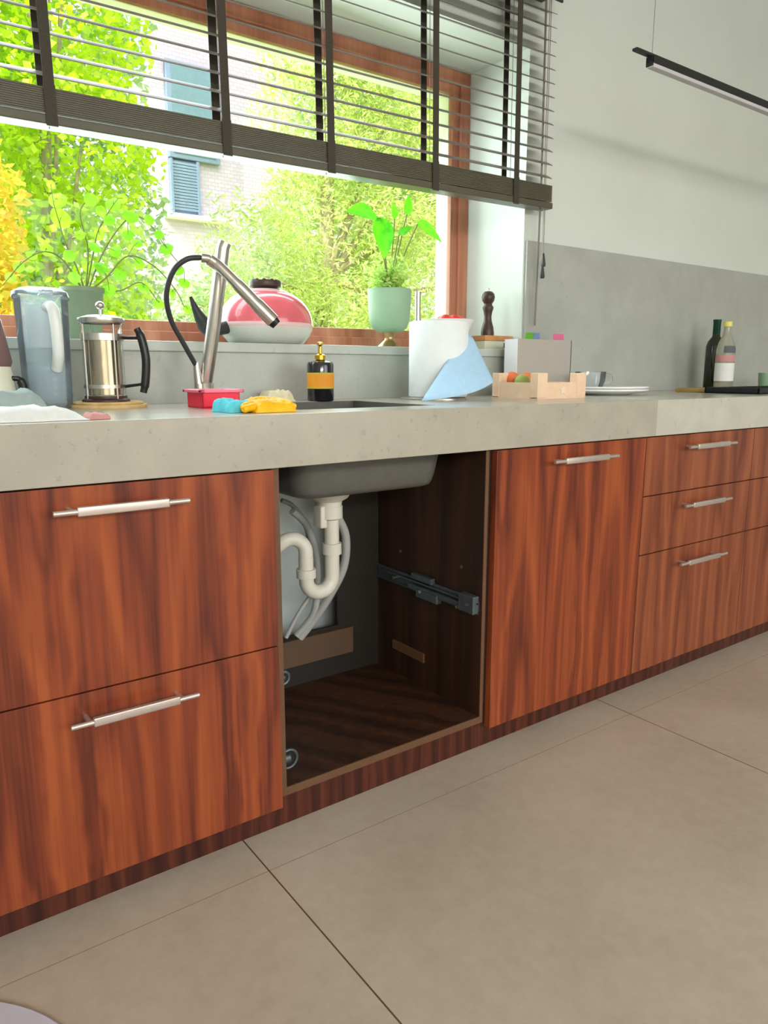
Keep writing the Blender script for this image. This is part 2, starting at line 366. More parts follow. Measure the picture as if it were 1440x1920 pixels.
# window behind the worktop
FY0, FY1 = .905, .975
win = thing('window_1', 'brown timber framed kitchen window behind the worktop', 'window', (.54, FY0, OZ0+.02), kind='structure')
fo = .074
def ring(mb, x0, x1, z0, z1, wdt, y0, y1, bev=.004):
    mb.box(x0, x1, y0, y1, z0, z0+wdt, bev); mb.box(x0, x1, y0, y1, z1-wdt, z1, bev)
    mb.box(x0, x0+wdt, y0, y1, z0+wdt-.004, z1-wdt+.004, bev); mb.box(x1-wdt, x1, y0, y1, z0+wdt-.004, z1-wdt+.004, bev); return mb
ring(MB(), OX0, OX1, OZ0+.022, OZ1, .045, FY0, FY1).build('window_frame', 'frame', win)
ring(MB(), OX0+.042, OX1-.042, OZ0+.062, OZ1-.042, .034, FY0+.010, FY0+.034, .004).build('window_sash', 'frame', win)
ring(MB(), OX0+.030, OX1-.030, OZ0+.05, OZ1-.030, .045, FY0+.036, FY1+.03, .003).build('outer_trim', 'extreveal', win)
MB().box(OX0+.07, OX1-.07, .928, .934, OZ0+.09, OZ1-.07).build('glass_pane', 'pane', win)
MB().box(OX0-.0, OX1+.0, .598, FY0+.005, OZ0, OZ0+.026, .003).build('trim_1', 'sill')
tag(bpy.data.objects['trim_1'], 'grey stone window sill ledge carrying the plant pots', 'window sill', kind='structure')
b = MB().box(1.982, XR, W-.012, W, WT, 1.4266, .001)
tag(b.build('trim_2', 'splash'), 'grey speckled quartz splashback right of the window', 'splashback', kind='structure')
b = MB().box(XL, 1.982, W-.012, W, WT, OZ0)
tag(b.build('trim_3', 'splash'), 'grey quartz upstand below the window sill', 'splashback', kind='structure')

# ================================================================== OUTSIDE
tag(MB().box(-30, 40, 1.08, 60, -.3, -.2).build('lawn', 'grass'), 'green lawn outside the window', 'lawn', kind='structure')
def foliage(blobs, n, size, sq=.55, mat='tree_lime', parent=None, hang=0, shell=.55):
    mb = MB(); tot = sum(bb[3]*bb[4]*bb[5] for bb in blobs)
    vs = []; fs = []
    for (cx, cy, cz, rx, ry, rz) in blobs:
        m = max(60, int(n*rx*ry*rz/tot))
        for _ in range(m):
            d = Vector((random.gauss(0, 1), random.gauss(0, 1), random.gauss(0, 1))).normalized()
            lump = 1+.28*noise.noise(d*2.3+Vector((cx, cy, cz)))+.12*noise.noise(d*6+Vector((cz, cx, cy)))
            q = (shell+(1-shell)*random.random()**.6)*lump
            c = Vector((cx+d.x*rx*q, cy+d.y*ry*q, cz+d.z*rz*q))
            if c.z < -.1: continue
            a = Vector((random.gauss(0, 1), random.gauss(0, 1), random.gauss(0, .7)-hang)).normalized()
            bb_ = a.cross(Vector((random.gauss(0, 1), random.gauss(0, 1), random.gauss(0, 1)))).normalized()
            s_ = size*random.uniform(.6, 1.3); k0 = len(vs)
            vs += [c-a*s_, c+bb_*s_*sq, c+a*s_, c-bb_*s_*sq]; fs.append((k0, k0+1, k0+2, k0+3))
    mb.add(vs, fs, False)
    o = mb.build('foliage', mat, parent); o['kind'] = 'stuff'; return o
def tree(name, label, cat, base, trunk_pts, r0, blobs, n, size, mat, group=None, hang=0, sq=.55, shell=.55):
    t = thing(name, label, cat, base, group)
    mb = MB(); mb.tube(trunk_pts, [r0*(1-.75*i/(len(trunk_pts)-1)) for i in range(len(trunk_pts))], 9)
    for (cx, cy, cz, rx, ry, rz) in blobs:
        s0 = Vector(trunk_pts[min(len(trunk_pts)-1, 1)]); mb.tube(smoothpath([s0, (s0+Vector((cx, cy, cz)))/2+Vector((0, 0, -.1)), (cx, cy, cz)], 4), [r0*.4]*4+[r0*.3]*4+[r0*.15], 6)
    mb.build('trunk', 'bark', t)
    foliage(blobs, n, size, sq, mat, t, hang, shell); return t
Y1 = 4.2
tree('garden_tree', 'lime yellow leafy tree filling the left side of the window view', 'tree', (1.2, Y1, -.2),
     [(1.2, Y1, -.2), (1.15, Y1, 1.0), (1.25, Y1, 2.4), (1.2, Y1, 3.8)], .045,
     [(1.35, Y1, 3.35, .62, .6, .75), (.75, Y1-.1, 2.7, .55, .5, .7), (1.48, Y1, 2.45, .50, .5, .55), (.4, Y1, 3.6, .8, .6, .9),
      (1.30, Y1+.1, 1.7, .62, .5, .55), (.6, Y1, 1.8, .6, .5, .6), (1.5, Y1, 4.1, .6, .6, .6), (-.4, Y1, 2.6, .8, .6, 1.2), (1.2, Y1, 1.0, .8, .6, .6)],
     30000, .031, 'tree_lime', sq=.7)
tree('garden_tree', 'soft green tree growing behind the lime yellow tree at the left of the window view', 'tree', (1.3, 5.6, -.2),
     [(1.3, 5.6, -.2), (1.3, 5.6, 2.0), (1.3, 5.6, 4.0)], .06,
     [(.9, 5.6, 2.0, .9, .6, 1.2), (1.9, 5.6, 2.2, .62, .5, 1.2), (1.6, 5.6, 3.8, .9, .6, 1.2), (.4, 5.6, 4.0, 1.0, .6, 1.3), (1.8, 5.6, .9, .9, .6, .9)],
     20000, .04, 'tree_mid', sq=.6)
tree('golden_shrub', 'golden orange shrub at the far left edge of the window view', 'shrub', (.75, 3.2, -.2),
     [(.75, 3.2, -.2), (.75, 3.2, .8), (.72, 3.2, 1.5)], .04,
     [(.70, 3.2, 1.75, .20, .25, .42), (.62, 3.2, 1.15, .28, .3, .5)], 3500, .03, 'tree_orange')
tree('pale_conifer', 'pale yellow green feathery conifer filling the right half of the window view', 'tree', (4.6, 6.2, -.2),
     [(4.6, 6.2, -.2), (4.6, 6.2, 2.0), (4.7, 6.2, 4.0), (4.75, 6.2, 5.2)], .12,
     [(3.75, 6.0, 1.95, .75, .6, .85), (4.7, 6.1, 2.4, .9, .7, 1.1), (4.75, 6.3, 3.7, .85, .7, .95), (5.6, 6.3, 3.2, .95, .8, 1.3),
      (4.9, 6.4, 4.9, .9, .8, .9), (5.9, 6.4, 4.7, .9, .8, 1.1), (4.2, 5.9, 1.2, 1.0, .6, .8), (6.2, 6.2, 2.0, 1.0, .8, 1.2), (6.9, 6.3, 3.6, .9, .8, 1.6)],
     60000, .042, 'tree_pale', sq=.26, hang=.4)
tree('green_bush', 'mid green bush growing between the two trees outside', 'shrub', (3.2, 7.4, -.2),
     [(3.2, 7.4, -.2), (3.2, 7.4, .8), (3.2, 7.4, 1.6)], .05,
     [(3.1, 7.4, 1.2, .9, .6, .9), (4.3, 7.6, 1.5, .9, .6, 1.0), (2.4, 7.5, 1.0, .8, .6, .8)], 7000, .05, 'tree_mid', sq=.4)
tree('green_hedge', 'tall mid green tree behind the pale conifer outside', 'tree', (7.0, 8.6, -.2),
     [(7.0, 8.6, -.2), (7.0, 8.6, 2.0), (7.0, 8.6, 5.0)], .14,
     [(6.3, 8.6, 2.2, 1.3, .8, 1.8), (7.8, 8.6, 2.2, 1.3, .8, 1.9), (7.0, 8.6, 4.9, 1.5, .9, 1.7), (8.8, 8.6, 4.6, 1.4, .9, 1.8), (6.2, 8.6, 6.6, 1.0, .8, 1.3)],
     16000, .08, 'tree_mid', sq=.35)
house = thing('neighbour_house', 'whitewashed brick house with a tall blue grey shuttered window outside', 'building', (8, 12, -.2))
MB().box(2.0, 14, 12, 17, -.2, 8.2).build('wall', 'brickwhite', house)
rf = MB(); rf.add([(1.6, 11.5, 8.2), (14.4, 11.5, 8.2), (14.4, 17.4, 8.2), (1.6, 17.4, 8.2), (1.6, 14.5, 10.4), (14.4, 14.5, 10.4)], [(0, 1, 5, 4), (2, 3, 4, 5), (0, 4, 3), (1, 2, 5), (0, 3, 2, 1)])
rf.build('roof', 'darkwood', house)
wf = MB().box(5.02, 5.95, 11.90, 12.0, 4.6, 6.15, .01).build('window', 'shutter', house)
MB().box(5.10, 5.87, 11.885, 11.905, 4.68, 6.07).build('pane', 'farglass', wf)
sh = MB()
for i in range(16): sh.box(5.06, 5.5, 11.90, 11.96, 3.75+.05*i, 3.79+.05*i)
sh.box(5.02, 5.06, 11.88, 11.99, 3.7, 4.58).box(5.5, 5.54, 11.88, 11.99, 3.7, 4.58).box(5.06, 5.5, 11.96, 11.99, 3.7, 4.58)
sh.build('shutter', 'shutter', house)
MB().box(4.9, 6.1, 11.82, 12.02, 3.60, 3.68, .01).build('window_sill', 'filewhite', house)

# ================================================================== CABINETS
X0, X1, X2, X3, X4 = .0655, .6655, 1.2655, 1.8655, 2.4655
ZB, ZT = .0679, .7945
def carcass(mb, xa, xb):
    mb.box(xa+.001, xa+.018, .022, .56, .083, .7935).box(xb-.018, xb-.001, .022, .56, .083, .7935)
    mb.box(xa+.018, xb-.018, .022, .56, .083, .101).box(xa+.018, xb-.018, .545, .56, .101, .7935).box(xa+.018, xb-.018, .022, .56, .775, .7935)
    return mb
def handle(xc, z, L, parent, core=.68):
    h = MB(); h.box(xc-L*core/2, xc+L*core/2, -.036, -.026, z-.008, z+.008, .0022)
    h.tube([(xc-L/2, -.031, z), (xc+L/2, -.031, z)], .0048, 12)
    for s in (-1, 1): h.tube([(xc+s*L*.36, -.03, z), (xc+s*L*.36, .003, z)], .0045, 10)
    return h.build('handle', 'handle', parent)
def front(xa, xb, za, zb, mat, name, parent, hz=None, L=.25):
    g = .0015
    f = MB().box(xa+g, xb-g, .002, .0215, za+g, zb-g, .0008).build(name, mat, parent)
    if hz: handle((xa+xb)/2, hz, L, f)
    return f
def drawer_unit(xa, xb, splits, hz, mat, label, L, group=None):
    t = thing('base_cabinet', label, 'cabinet', ((xa+xb)/2, .3, .083), group)
    carcass(MB(), xa, xb).build('carcass', 'carcass', t)
    for i in range(len(splits)-1): front(xa, xb, splits[i+1], splits[i], mat, 'drawer', t, hz[i], L)
    return t
drawer_unit(X0, X1, [ZT, .4325, ZB], [.7565, .3890], 'walnut', 'red walnut two-drawer base cabinet left of the open sink cabinet', .226)
drawer_unit(X0-.6, X0, [ZT, .4325, ZB], [.7565, .3890], 'walnut', 'red walnut two-drawer base cabinet at the far left end of the run', .226)
drawer_unit(X3, X4, [ZT, .6195, .4415, ZB], [.7575, .578, .395], 'walnut_pale', 'red walnut three-drawer cabinet just right of the tall single door', .262)
drawer_unit(X4, X4+.6, [ZT, .6195, .4415, ZB], [.7575, .578, .395], 'walnut_pale', 'red walnut three-drawer cabinet cut off by the right photo edge', .262)
drawer_unit(X4+.6, X4+1.2, [ZT, .6195, .4415, ZB], [.7575, .578, .395], 'walnut_pale', 'red walnut three-drawer cabinet furthest right in the run', .262)
t = thing('base_cabinet', 'red walnut cabinet with one tall door right of the open sink cabinet', 'cabinet', ((X2+X3)/2, .3, .083))
carcass(MB(), X2, X3).build('carcass', 'carcass', t)
front(X2, X3, ZB, ZT, 'walnut', 'door', t, .7555, .256)
# open sink cabinet
sc = thing('sink_cabinet', 'open sink cabinet without its front showing white waste pipes and a dark interior', 'cabinet', ((X1+X2)/2, .3, .083))
MB().box(X1+.001, X1+.018, .022, .56, .083, .7935).build('side_panel', 'carcass', sc)
MB().box(X2-.018, X2-.001, .022, .56, .083, .7935).build('side_panel', 'carcass', sc)
MB().box(X1+.018, X2-.018, .023, .56, .083, .101).build('bottom_panel', 'shelfwood', sc)
MB().box(X2-.018, X2-.0075, .0195, .0225, .083, .7935).build('edging', 'edge', sc)
MB().box(X2-.0075, X2-.001, .0205, .0225, .083, .7935).build('edging', 'gapshade', sc)  # dark strip painted as the shade between this gable and its neighbour
MB().box(X1+.001, X1+.018, .0195, .0225, .083, .7935).build('edging', 'edge', sc)
MB().box(X1+.018, X2-.018, .0195, .0235, .083, .101).build('edging', 'edge', sc)
YB = .47; xc = at(633, 1100, YB).x; zc0 = at(633, 1172, YB).z
MB().box(xc, X2-.018, YB, YB+.008, .101, .7935).box(X1+.018, xc, YB, YB+.008, .101, zc0).box(X1+.018, xc, YB, YB+.008, .70, .7935).build('back_panel', 'backdark', sc)
pR = at(663, 1175, YB-.02); pb = at(663, 1222, YB-.02)
MB().box(X1+.018, pR.x, YB-.018, YB-.001, pb.z, pR.z, .001).build('cross_rail', 'railwood', sc)
# drawer slide on the right gable
gx = X2-.018
ds = MB()
za, zb_ = .372, .417
ds.box(gx-.006, gx, .03, .465, za+.004, za+.010).box(gx-.006, gx, .03, .465, zb_-.008, zb_)
ds.box(gx-.003, gx-.0005, .03, .465, za+.004, zb_)
ds.box(gx-.020, gx-.004, .03, .30, za+.012, za+.026, .002).box(gx-.013, gx-.004, .028, .44, za+.030, za+.036, .001)
ds.box(gx-.024, gx-.003, .028, .085, za+.006, zb_+.008, .003).box(gx-.018, gx-.003, .20, .29, zb_-.004, zb_+.014, .003).box(gx-.024, gx-.004, .17, .26, za-.004, za+.02, .003)
slide = ds.build('drawer_slide', 'darksteel', sc)
for yy, zz in ((.052, .40), (.088, .385), (.24, .388), (.36, .40)):
    MB().tube([(gx-.026, yy, zz), (gx-.003, yy, zz)], .005, 12).build('screw', 'steel', slide)
q1 = [at(737, 1207, 0)]  # cleat measured on the gable
MB().box(gx-.006, gx, .245, .391, .174, .201, .001).build('cleat', 'edge', sc)
for yy, zz in ((.36, .475), (.10, .485)): MB().tube([(gx-.003, yy, zz), (gx, yy, zz)], .0045, 10).build('screw_cap', 'railwood', sc)
for (yy, zz, r_) in ((.050, .147, .021), (.065, .33, .014)):
    lx = X1+.018
    rg = MB(); n = 20
    cx = lx+.022
    pts = [(cx+r_*math.cos(2*PI*i/n), yy, zz+r_*math.sin(2*PI*i/n)) for i in range(n+1)]
    rg.tube(pts, .0035, 8, caps=False); rg.tube([(lx, yy+.006, zz), (cx+.004, yy+.006, zz)], r_*.55, 16)
    o = rg.build('slide_bracket', 'darksteel', sc)
    MB().tube([(cx, yy-.001, zz), (cx, yy+.008, zz)], r_*.7, 16).build('roller', 'black', o)

tag(MB().box(X0-.62, X4+1.22, .0435, .060, 0, .083).build('plinth', 'plinth', loc=(1.2, .05, 0)), 'dark red wooden plinth running along the floor under the cabinets', 'plinth')

# ================================================================== WORKTOP + SINK
def slab(xa, xb, mat, hole=None):
    mb = MB(); y0, y1 = -.004, W-.012; zt, zm, zb = WT, WT-.022, .7965
    mb.box(xa, xb, y0, y0+.022, zb, zt, .0015)
    if hole:
        hx0, hx1, hy0, hy1 = hole
        mb.box(xa, xb, y0+.02, hy0, zm, zt).box(xa, xb, hy1, y1, zm, zt).box(xa, hx0, hy0, hy1, zm, zt).box(hx1, xb, hy0, hy1, zm, zt)
    else: mb.box(xa, xb, y0+.02, y1, zm, zt)
    return mb.build('worktop', mat, loc=((xa+xb)/2, .3, zb))
HX0, HX1, HY0, HY1 = .79, 1.17, .12, .48
tag(slab(-1.1, 1.899, 'quartz', (HX0, HX1, HY0, HY1)), 'long speckled grey beige quartz worktop holding the sink', 'worktop')
tag(slab(1.8995, XR-.05, 'quartz_pale'), 'paler quartz worktop section at the right carrying the bottles', 'worktop')
sk = thing('sink', 'graphite grey undermounted sink basin hanging below the worktop', 'sink', ((HX0+HX1)/2, .3, .70))
def rrect(x0, x1, y0, y1, r, n=6):
    out = []
    for cx, cy, a in ((x1-r, y1-r, 0), (x0+r, y1-r, PI/2), (x0+r, y0+r, PI), (x1-r, y0+r, 1.5*PI)):
        for i in range(n+1): t_ = a+PI/2*i/n; out.append((cx+r*math.cos(t_), cy+r*math.sin(t_)))
    return out
bm_ = MB(); vs_ = []; levels = []
ox0, ox1, oy0, oy1 = .768, 1.200, .095, .50
for ins, z, r in ((0, .877, .05), (.004, .80, .05), (.014, .735, .05), (.018, .716, .05), (.024, .706, .045), (.036, .701, .04), (.15, .698, .03)): levels.append((rrect(ox0+ins, ox1-ins, oy0+ins, oy1-ins, r), z))
for ins, z, r in ((.15, .708, .03), (.065, .710, .04), (.045, .716, .04), (.030, .74, .04), (.020, .80, .04), (.018, .877, .04)): levels.append((rrect(ox0+ins, ox1-ins, oy0+ins, oy1-ins, r), z))
N = len(levels[0][0]); vs_ = [(x, y, z) for ring_, z in levels for x, y in ring_]
fs_ = [(j*N+i, j*N+(i+1) % N, (j+1)*N+(i+1) % N, (j+1)*N+i) for j in range(len(levels)-1) for i in range(N)]
fs_.append(tuple(6*N+i for i in range(N))); fs_.append(tuple(7*N+i for i in range(N))[::-1]); L_ = len(levels)-1
fs_ += [(i, (i+1) % N, L_*N+(i+1) % N, L_*N+i) for i in range(N)]
bm_.add(vs_, fs_, True); bm_.build('basin', 'graphite', sk)
rm = MB()
for (a, b_, c_, d_) in ((HX0+.0005, HX1-.0005, HY0+.0005, HY0+.004), (HX0+.0005, HX1-.0005, HY1-.004, HY1-.0005), (HX0+.0005, HX0+.004, HY0+.004, HY1-.004), (HX1-.004, HX1-.0005, HY0+.004, HY1-.004)): rm.box(a, b_, c_, d_, .8775, .8992)
rm.build('rim', 'graphite', sk)
DX, DY = .955, .27
MB().lathe([(0, .712), (.04, .712), (.042, .709), (.03, .708), (0, .709)], (DX, DY, 0), 28).build('drain_strainer', 'steel', sk)
# waste pipework
wp = thing('waste_pipe', 'white plastic waste pipe with a round trap bend under the sink', 'pipe', (DX, DY, .43))
MB().lathe([(0, .698), (.056, .698), (.056, .686), (.046, .672), (.032, .664), (.030, .650), (0, .650)], (DX, DY, 0), 32).lathe([(0, .652), (.033, .652), (.033, .622), (.024, .618), (0, .618)], (DX, DY, 0), 28).box(DX-.037, DX-.018, DY-.02, DY+.02, .600, .655, .004).build('drain_flange', 'pvc', wp)
MB().tube([(DX+.03, DY, .694), (DX+.085, DY-.02, .696)], .006, 8).box(DX+.10, DX+.15, DY-.05, DY-.02, .688, .700, .003).build('overflow_bracket', 'pvc', wp)
xr_, xl_ = DX+.006, DX-.070; pr = .0185
path = [(xr_, DY, .625), (xr_, DY, .55), (xr_, DY, .478)]
cxm = (xr_+xl_)/2; rb = (xr_-xl_)/2
path += [(cxm+rb*math.cos(-PI*i/14), DY, .472+rb*math.sin(-PI*i/14)) for i in range(1, 14)]
path += [(xl_, DY, .478), (xl_, DY, .53)]
MB().tube(path, pr, 20).build('trap_bend', 'pvc', wp)
path = [(xl_, DY, .51), (xl_, DY, .535)] + [(xl_-.033+.033*math.cos(PI*i/10*.75), DY+.002*i, .545+.033*math.sin(PI*i/10*.75)) for i in range(0, 11)]
path += [(xl_-.085, DY+.05, .535), (xl_-.13, DY+.12, .50), (xl_-.17, DY+.2, .44)]
path = [p_ for p_ in path if p_[0] > X1+.04]
MB().tube(path, pr*.95, 18).build('outlet_pipe', 'pvc', wp)
MB().tube([(xr_, DY, .528), (xr_, DY, .556)], .0245, 22).build('coupling_nut', 'pvc', wp)
MB().tube([(xl_, DY, .478), (xl_, DY, .500)], .0245, 22).build('coupling_nut', 'pvc', wp)
def hose(label, pts, r, mat='hosegrey', name='hose', grp=None):
    pts = smoothpath([at(*p_) for p_ in pts], 10); o = MB().tube(pts, r, 12).build(name, mat, loc=pts[-1])
    return tag(o, label, 'hose', grp)
hose('grey hose looping down behind the trap bend', [(548, 958, .36), (575, 985, .37), (592, 1040, .38), (594, 1100, .39), (588, 1150, .40), (556, 1192, .42)], .010)
hose('grey hose curving out right of the white waste pipe', [(632, 968, .33), (648, 1005, .34), (645, 1060, .35), (622, 1110, .37), (590, 1160, .40), (562, 1196, .42)], .0115)
hose('thin braided hose running down to the lower left corner', [(612, 1085, .40), (588, 1110, .41), (560, 1150, .415), (536, 1196, .42)], .006, 'hosegrey')
hose('slim grey hose along the left side under the sink', [(528, 938, .40), (548, 948, .40), (570, 975, .41), (582, 1030, .41), (590, 1095, .42)], .006, 'hosegrey')

# ================================================================== BLIND
BX0, BX1 = -.97, 2.020; BYC = .562
bl = thing('venetian_blind', 'dark grey brown venetian blind drawn halfway down over the window', 'blind', ((BX0+BX1)/2, BYC, 1.52))
tilt = math.radians(26)
def slat(z, tl, w_=.050, th=.0018, name='slat', x0=BX0, x1=BX1, mat='slat'):
    mb = MB(); vs = []; n = 6
    for k_ in range(2):
        for xx in (x0, x1):
            for j in range(n+1):
                d = (j/n-.5)*w_; crown = .0022*(1-(2*j/n-1)**2)+(th if k_ else 0)
                vs.append((xx, BYC+d*math.cos(tl)-crown*math.sin(tl), z+d*math.sin(tl)+crown*math.cos(tl)))
    m = n+1; fs = []
    for j in range(n):
        fs += [(j, j+1, m+j+1, m+j), (2*m+j, 3*m+j, 3*m+j+1, 2*m+j+1), (j, 2*m+j, 2*m+j+1, j+1), (m+j, m+j+1, 3*m+j+1, 3*m+j)]
    fs += [(0, m, 3*m, 2*m), (n, 2*m+n, 3*m+n, m+n)]
    mb.add(vs, fs); return mb.build(name, mat, bl)
z = 1.628
while z < 2.135: slat(z, tilt); z += .0415
for i in range(12): slat(1.5435+i*.0044, 0, th=.0036, mat='rail')
MB().box(BX0, BX1+.004, BYC-.027, BYC+.027, 1.522, 1.5415, .003).build('bottom_rail', 'rail', bl)
MB().box(BX0, BX1-.02, BYC-.028, BYC+.030, 2.163, 2.215, .002).box(BX0, BX1+.014, BYC-.034, BYC-.028, 2.150, 2.225, .001).build('headrail', 'headrail', bl)
for xt in (-.62, -.23, .06, .432, .838, 1.140, 1.505, 1.845):
    for s in (-1, 1):
        yy = BYC+s*.0285
        tp = MB(); zo = .0097*s
        tp.box(xt-.011, xt+.011, yy-.0007, yy+.0007, 1.595, 2.163)
        if s < 0: tp.box(xt-.012, xt+.012, yy-.002, yy, 1.518, 1.60)
        tp.build('ladder_tape', 'tape', bl)
    MB().tube([(xt, BYC, 1.52), (xt, BYC, 2.16)], .001, 6).build('lift_cord', 'cord', bl)
c = MB()
c.tube([(2.000, .548, 2.16), (2.001, .55, 1.8), (2.001, .55, 1.38)], .0014, 6).tube([(1.984, .540, 2.16), (1.988, .545, 1.8), (1.994, .548, 1.34)], .0014, 6)
pc = c.build('pull_cord', 'cord', bl)
MB().lathe([(0, .045), (.003, .044), (.0085, .006), (.007, 0), (0, 0)], (2.001, .55, 1.335), 14).build('tassel', 'tassel', pc)
MB().lathe([(0, .045), (.003, .044), (.0085, .006), (.007, 0), (0, 0)], (1.996, .548, 1.296), 14).build('tassel', 'tassel', pc)
MB().tube([(1.972, .545, 2.15), (1.985, .555, 1.62), (2.006, .585, 1.14)], .0035, 8).build('tilt_wand', 'wand', bl)
bl.rotation_euler = (0, -.012, 0); bl.location.z -= .018

# ================================================================== PENDANT LAMP
LY = .10
a_ = at(1190, 92, LY); z0 = a_.z
lp = thing('pendant_lamp', 'slim black linear pendant lamp hanging near the upper right wall', 'lamp', (a_.x+.8, LY, z0))
MB().box(a_.x, a_.x+1.75, LY-.008, LY+.008, z0-.0035, z0+.0035, .001).build('rail', 'lampblack', lp)
bx = at(1218, 110, LY).x
MB().box(bx, bx+1.60, LY-.011, LY+.011, z0-.020, z0-.003, .001).box(bx, bx+.004, LY-.011, LY+.011, z0-.027, z0-.003).build('lamp_body', 'lampblack', lp)
MB().box(bx+.004, bx+1.60, LY-.0105, LY+.0105, z0-.030, z0-.0195, .002).build('diffuser', 'diffuser', lp)
for xx in (bx+.01, bx+1.5): MB().tube([(xx, LY, z0+.005), (xx, LY, CEIL)], .0011, 6).build('suspension_wire', 'cord', lp)

# ================================================================== FAUCET
fa = thing('kitchen_faucet', 'tall leaning brushed steel faucet with pull-out spray and dark hose loop', 'faucet', (.735, .50, WT))
p0 = Vector((.735, .50, WT)); pt_ = at(419, 455, .44)
p1 = p0.lerp(pt_, .12)
dirc = (pt_-p0).normalized()
MB().lathe([(0, 0), (.027, 0), (.027, .006), (.024, .010), (.024, .05), (.020, .055), (0, .055)], p0, 28).build('base', 'steel', fa)
MB().tube([p0+Vector((0, 0, .03)), p0.lerp(pt_, .5), pt_-dirc*.012, pt_+Vector((.004, 0, .0))], [.0165, .0165, .0165, .0155], 24).build('column', 'steel', fa)
h0 = at(376, 483, .40); h1 = at(400, 490, .395); h2 = at(440, 528, .37); h3 = at(512, 602, .335)
MB().tube(smoothpath([h0, h1, h2, h2.lerp(h3, .5), h3], 5), [.0105]*6+[.0125]*5+[.0145]*5+[.0165]*5, 18).build('spray_head', 'steel', fa)
nd = (h3-h2).normalized()
MB().tube([h3, h3+nd*.012], [.0145, .012], 16).build('spray_nozzle', 'black', fa)
col_pt = p0.lerp(pt_, .82)
MB().tube([col_pt, col_pt.lerp(h1+Vector((.012, 0, -.005)), 1.0)], .0085, 12).tube([h1+Vector((-.012, 0, .004)), h1+Vector((.018, 0, -.012))], .0135, 16).build('holder_bracket', 'steel', fa)
lp_ = [(378, 483, .40), (350, 486, .405), (325, 508, .42), (312, 552, .44), (320, 598, .46), (343, 642, .475), (368, 686, .49)]
lpp = smoothpath([at(*q) for q in lp_], 10)
MB().tube(lpp, .0062, 12).build('spray_hose', 'rubber', fa)
q = at(368, 686, .49)
MB().tube([q+Vector((0, 0, .008)), (q.x+.006, q.y, WT+.03)], [.0075, .0125], 14).tube([(q.x+.006, q.y, WT), (q.x+.006, q.y, WT+.05)], .0125, 16).build('hose_socket', 'steel', fa)

# ================================================================== SILL OBJECTS
SZ = OZ0+.026
def leafblade(mb, base, d, n, L, Wd, fold=.15, curl=.2, tip=1.0, segs=7):
    """heart / blade shaped leaf lying along direction d"""
    d = Vector(d).normalized(); n = Vector(n); n = (n-d*n.dot(d)).normalized(); s = d.cross(n)
    vs = []; fs = []
    for i in range(segs+1):
        t_ = i/segs; wd = Wd*(math.sin(PI*t_**.62)**.8)*tip if 0 < i < segs else (.02*Wd if i == segs else .25*Wd)
        c = Vector(base)+d*L*t_ - n*curl*L*t_*t_
        vs += [c-s*wd/2+n*fold*wd/2, c, c+s*wd/2+n*fold*wd/2]
    for i in range(segs):
        k_ = i*3; fs += [(k_, k_+1, k_+4, k_+3), (k_+1, k_+2, k_+5, k_+4)]
    mb.add(vs, fs, True)
def roundleaf(mb, c, n, r, seg=12):
    n = Vector(n).normalized(); u = n.cross(Vector((.3, .2, 1))).normalized(); v = n.cross(u)
    vs = [Vector(c)]+[Vector(c)+(u*math.cos(2*PI*i/seg)+v*math.sin(2*PI*i/seg))*r*(1+.06*math.sin(3*i))+n*.10*r*math.cos(4*PI*i/seg)-n*.15*r for i in range(seg)]
    mb.add(vs, [(0, 1+i, 1+(i+1) % seg) for i in range(seg)], True)
# round-leaved plant on the left
pl = thing('potted_plant', 'trailing houseplant with round lime leaves in a grey green pot behind the jug', 'plant', (.525, .75, SZ))
MB().lathe([(0, 0), (.036, 0), (.040, .004), (.050, .118), (.054, .122), (.054, .132), (.047, .132), (.045, .115), (0, .112)], (.525, .75, SZ), 36).build('pot', 'potgrey', pl)
MB().lathe([(0, .121), (.046, .119)], (.525, .75, SZ), 24).build('soil', 'soil', pl)
stems = [
 [(160, 548, .75), (145, 505, .74), (122, 455, .73), (112, 420, .72), (100, 380, .71)],
 [(158, 548, .75), (120, 490, .73), (85, 472, .71), (45, 490, .69), (5, 535, .68)],
 [(162, 548, .75), (172, 490, .74), (185, 430, .73), (215, 380, .72)],
 [(164, 548, .75), (195, 470, .74), (240, 410, .73), (275, 415, .73), (312, 465, .73), (345, 505, .73)],
 [(164, 548, .75), (200, 520, .73), (240, 480, .72), (290, 500, .71), (330, 545, .71), (345, 575, .71)],
 [(160, 548, .75), (165, 470, .74), (150, 400, .73), (168, 372, .73)],
 [(165, 548, .76), (225, 545, .74), (265, 530, .73), (298, 568, .73)]]
sm = MB(); lf = MB()
rl = [(108, 374, .022), (115, 408, .026), (170, 374, .016), (212, 382, .020), (246, 404, .020), (205, 412, .015), (280, 412, .014), (312, 465, .018), (298, 440, .012), (334, 506, .016), (346, 530, .016), (298, 568, .016),
      (240, 440, .015), (178, 462, .017), (130, 480, .015), (88, 468, .015), (60, 478, .013), (20, 520, .013), (190, 500, .017), (215, 470, .016), (225, 515, .016), (262, 495, .015), (150, 440, .013), (270, 540, .014), (352, 580, .013),
      (186, 440, .014), (165, 500, .015), (258, 455, .014), (322, 548, .013), (205, 545, .016), (140, 520, .015), (35, 500, .013), (190, 395, .013), (230, 372, .012), (95, 345, .010)]
for st in stems:
    pts = smoothpath([at(*q) for q in st], 6); sm.tube(pts, [.0022-.0012*i/len(pts) for i in range(len(pts))], 6)
sm.build('stem', 'stem', pl)
allp = [at(*q) for st in stems for q in st]
pet = MB()
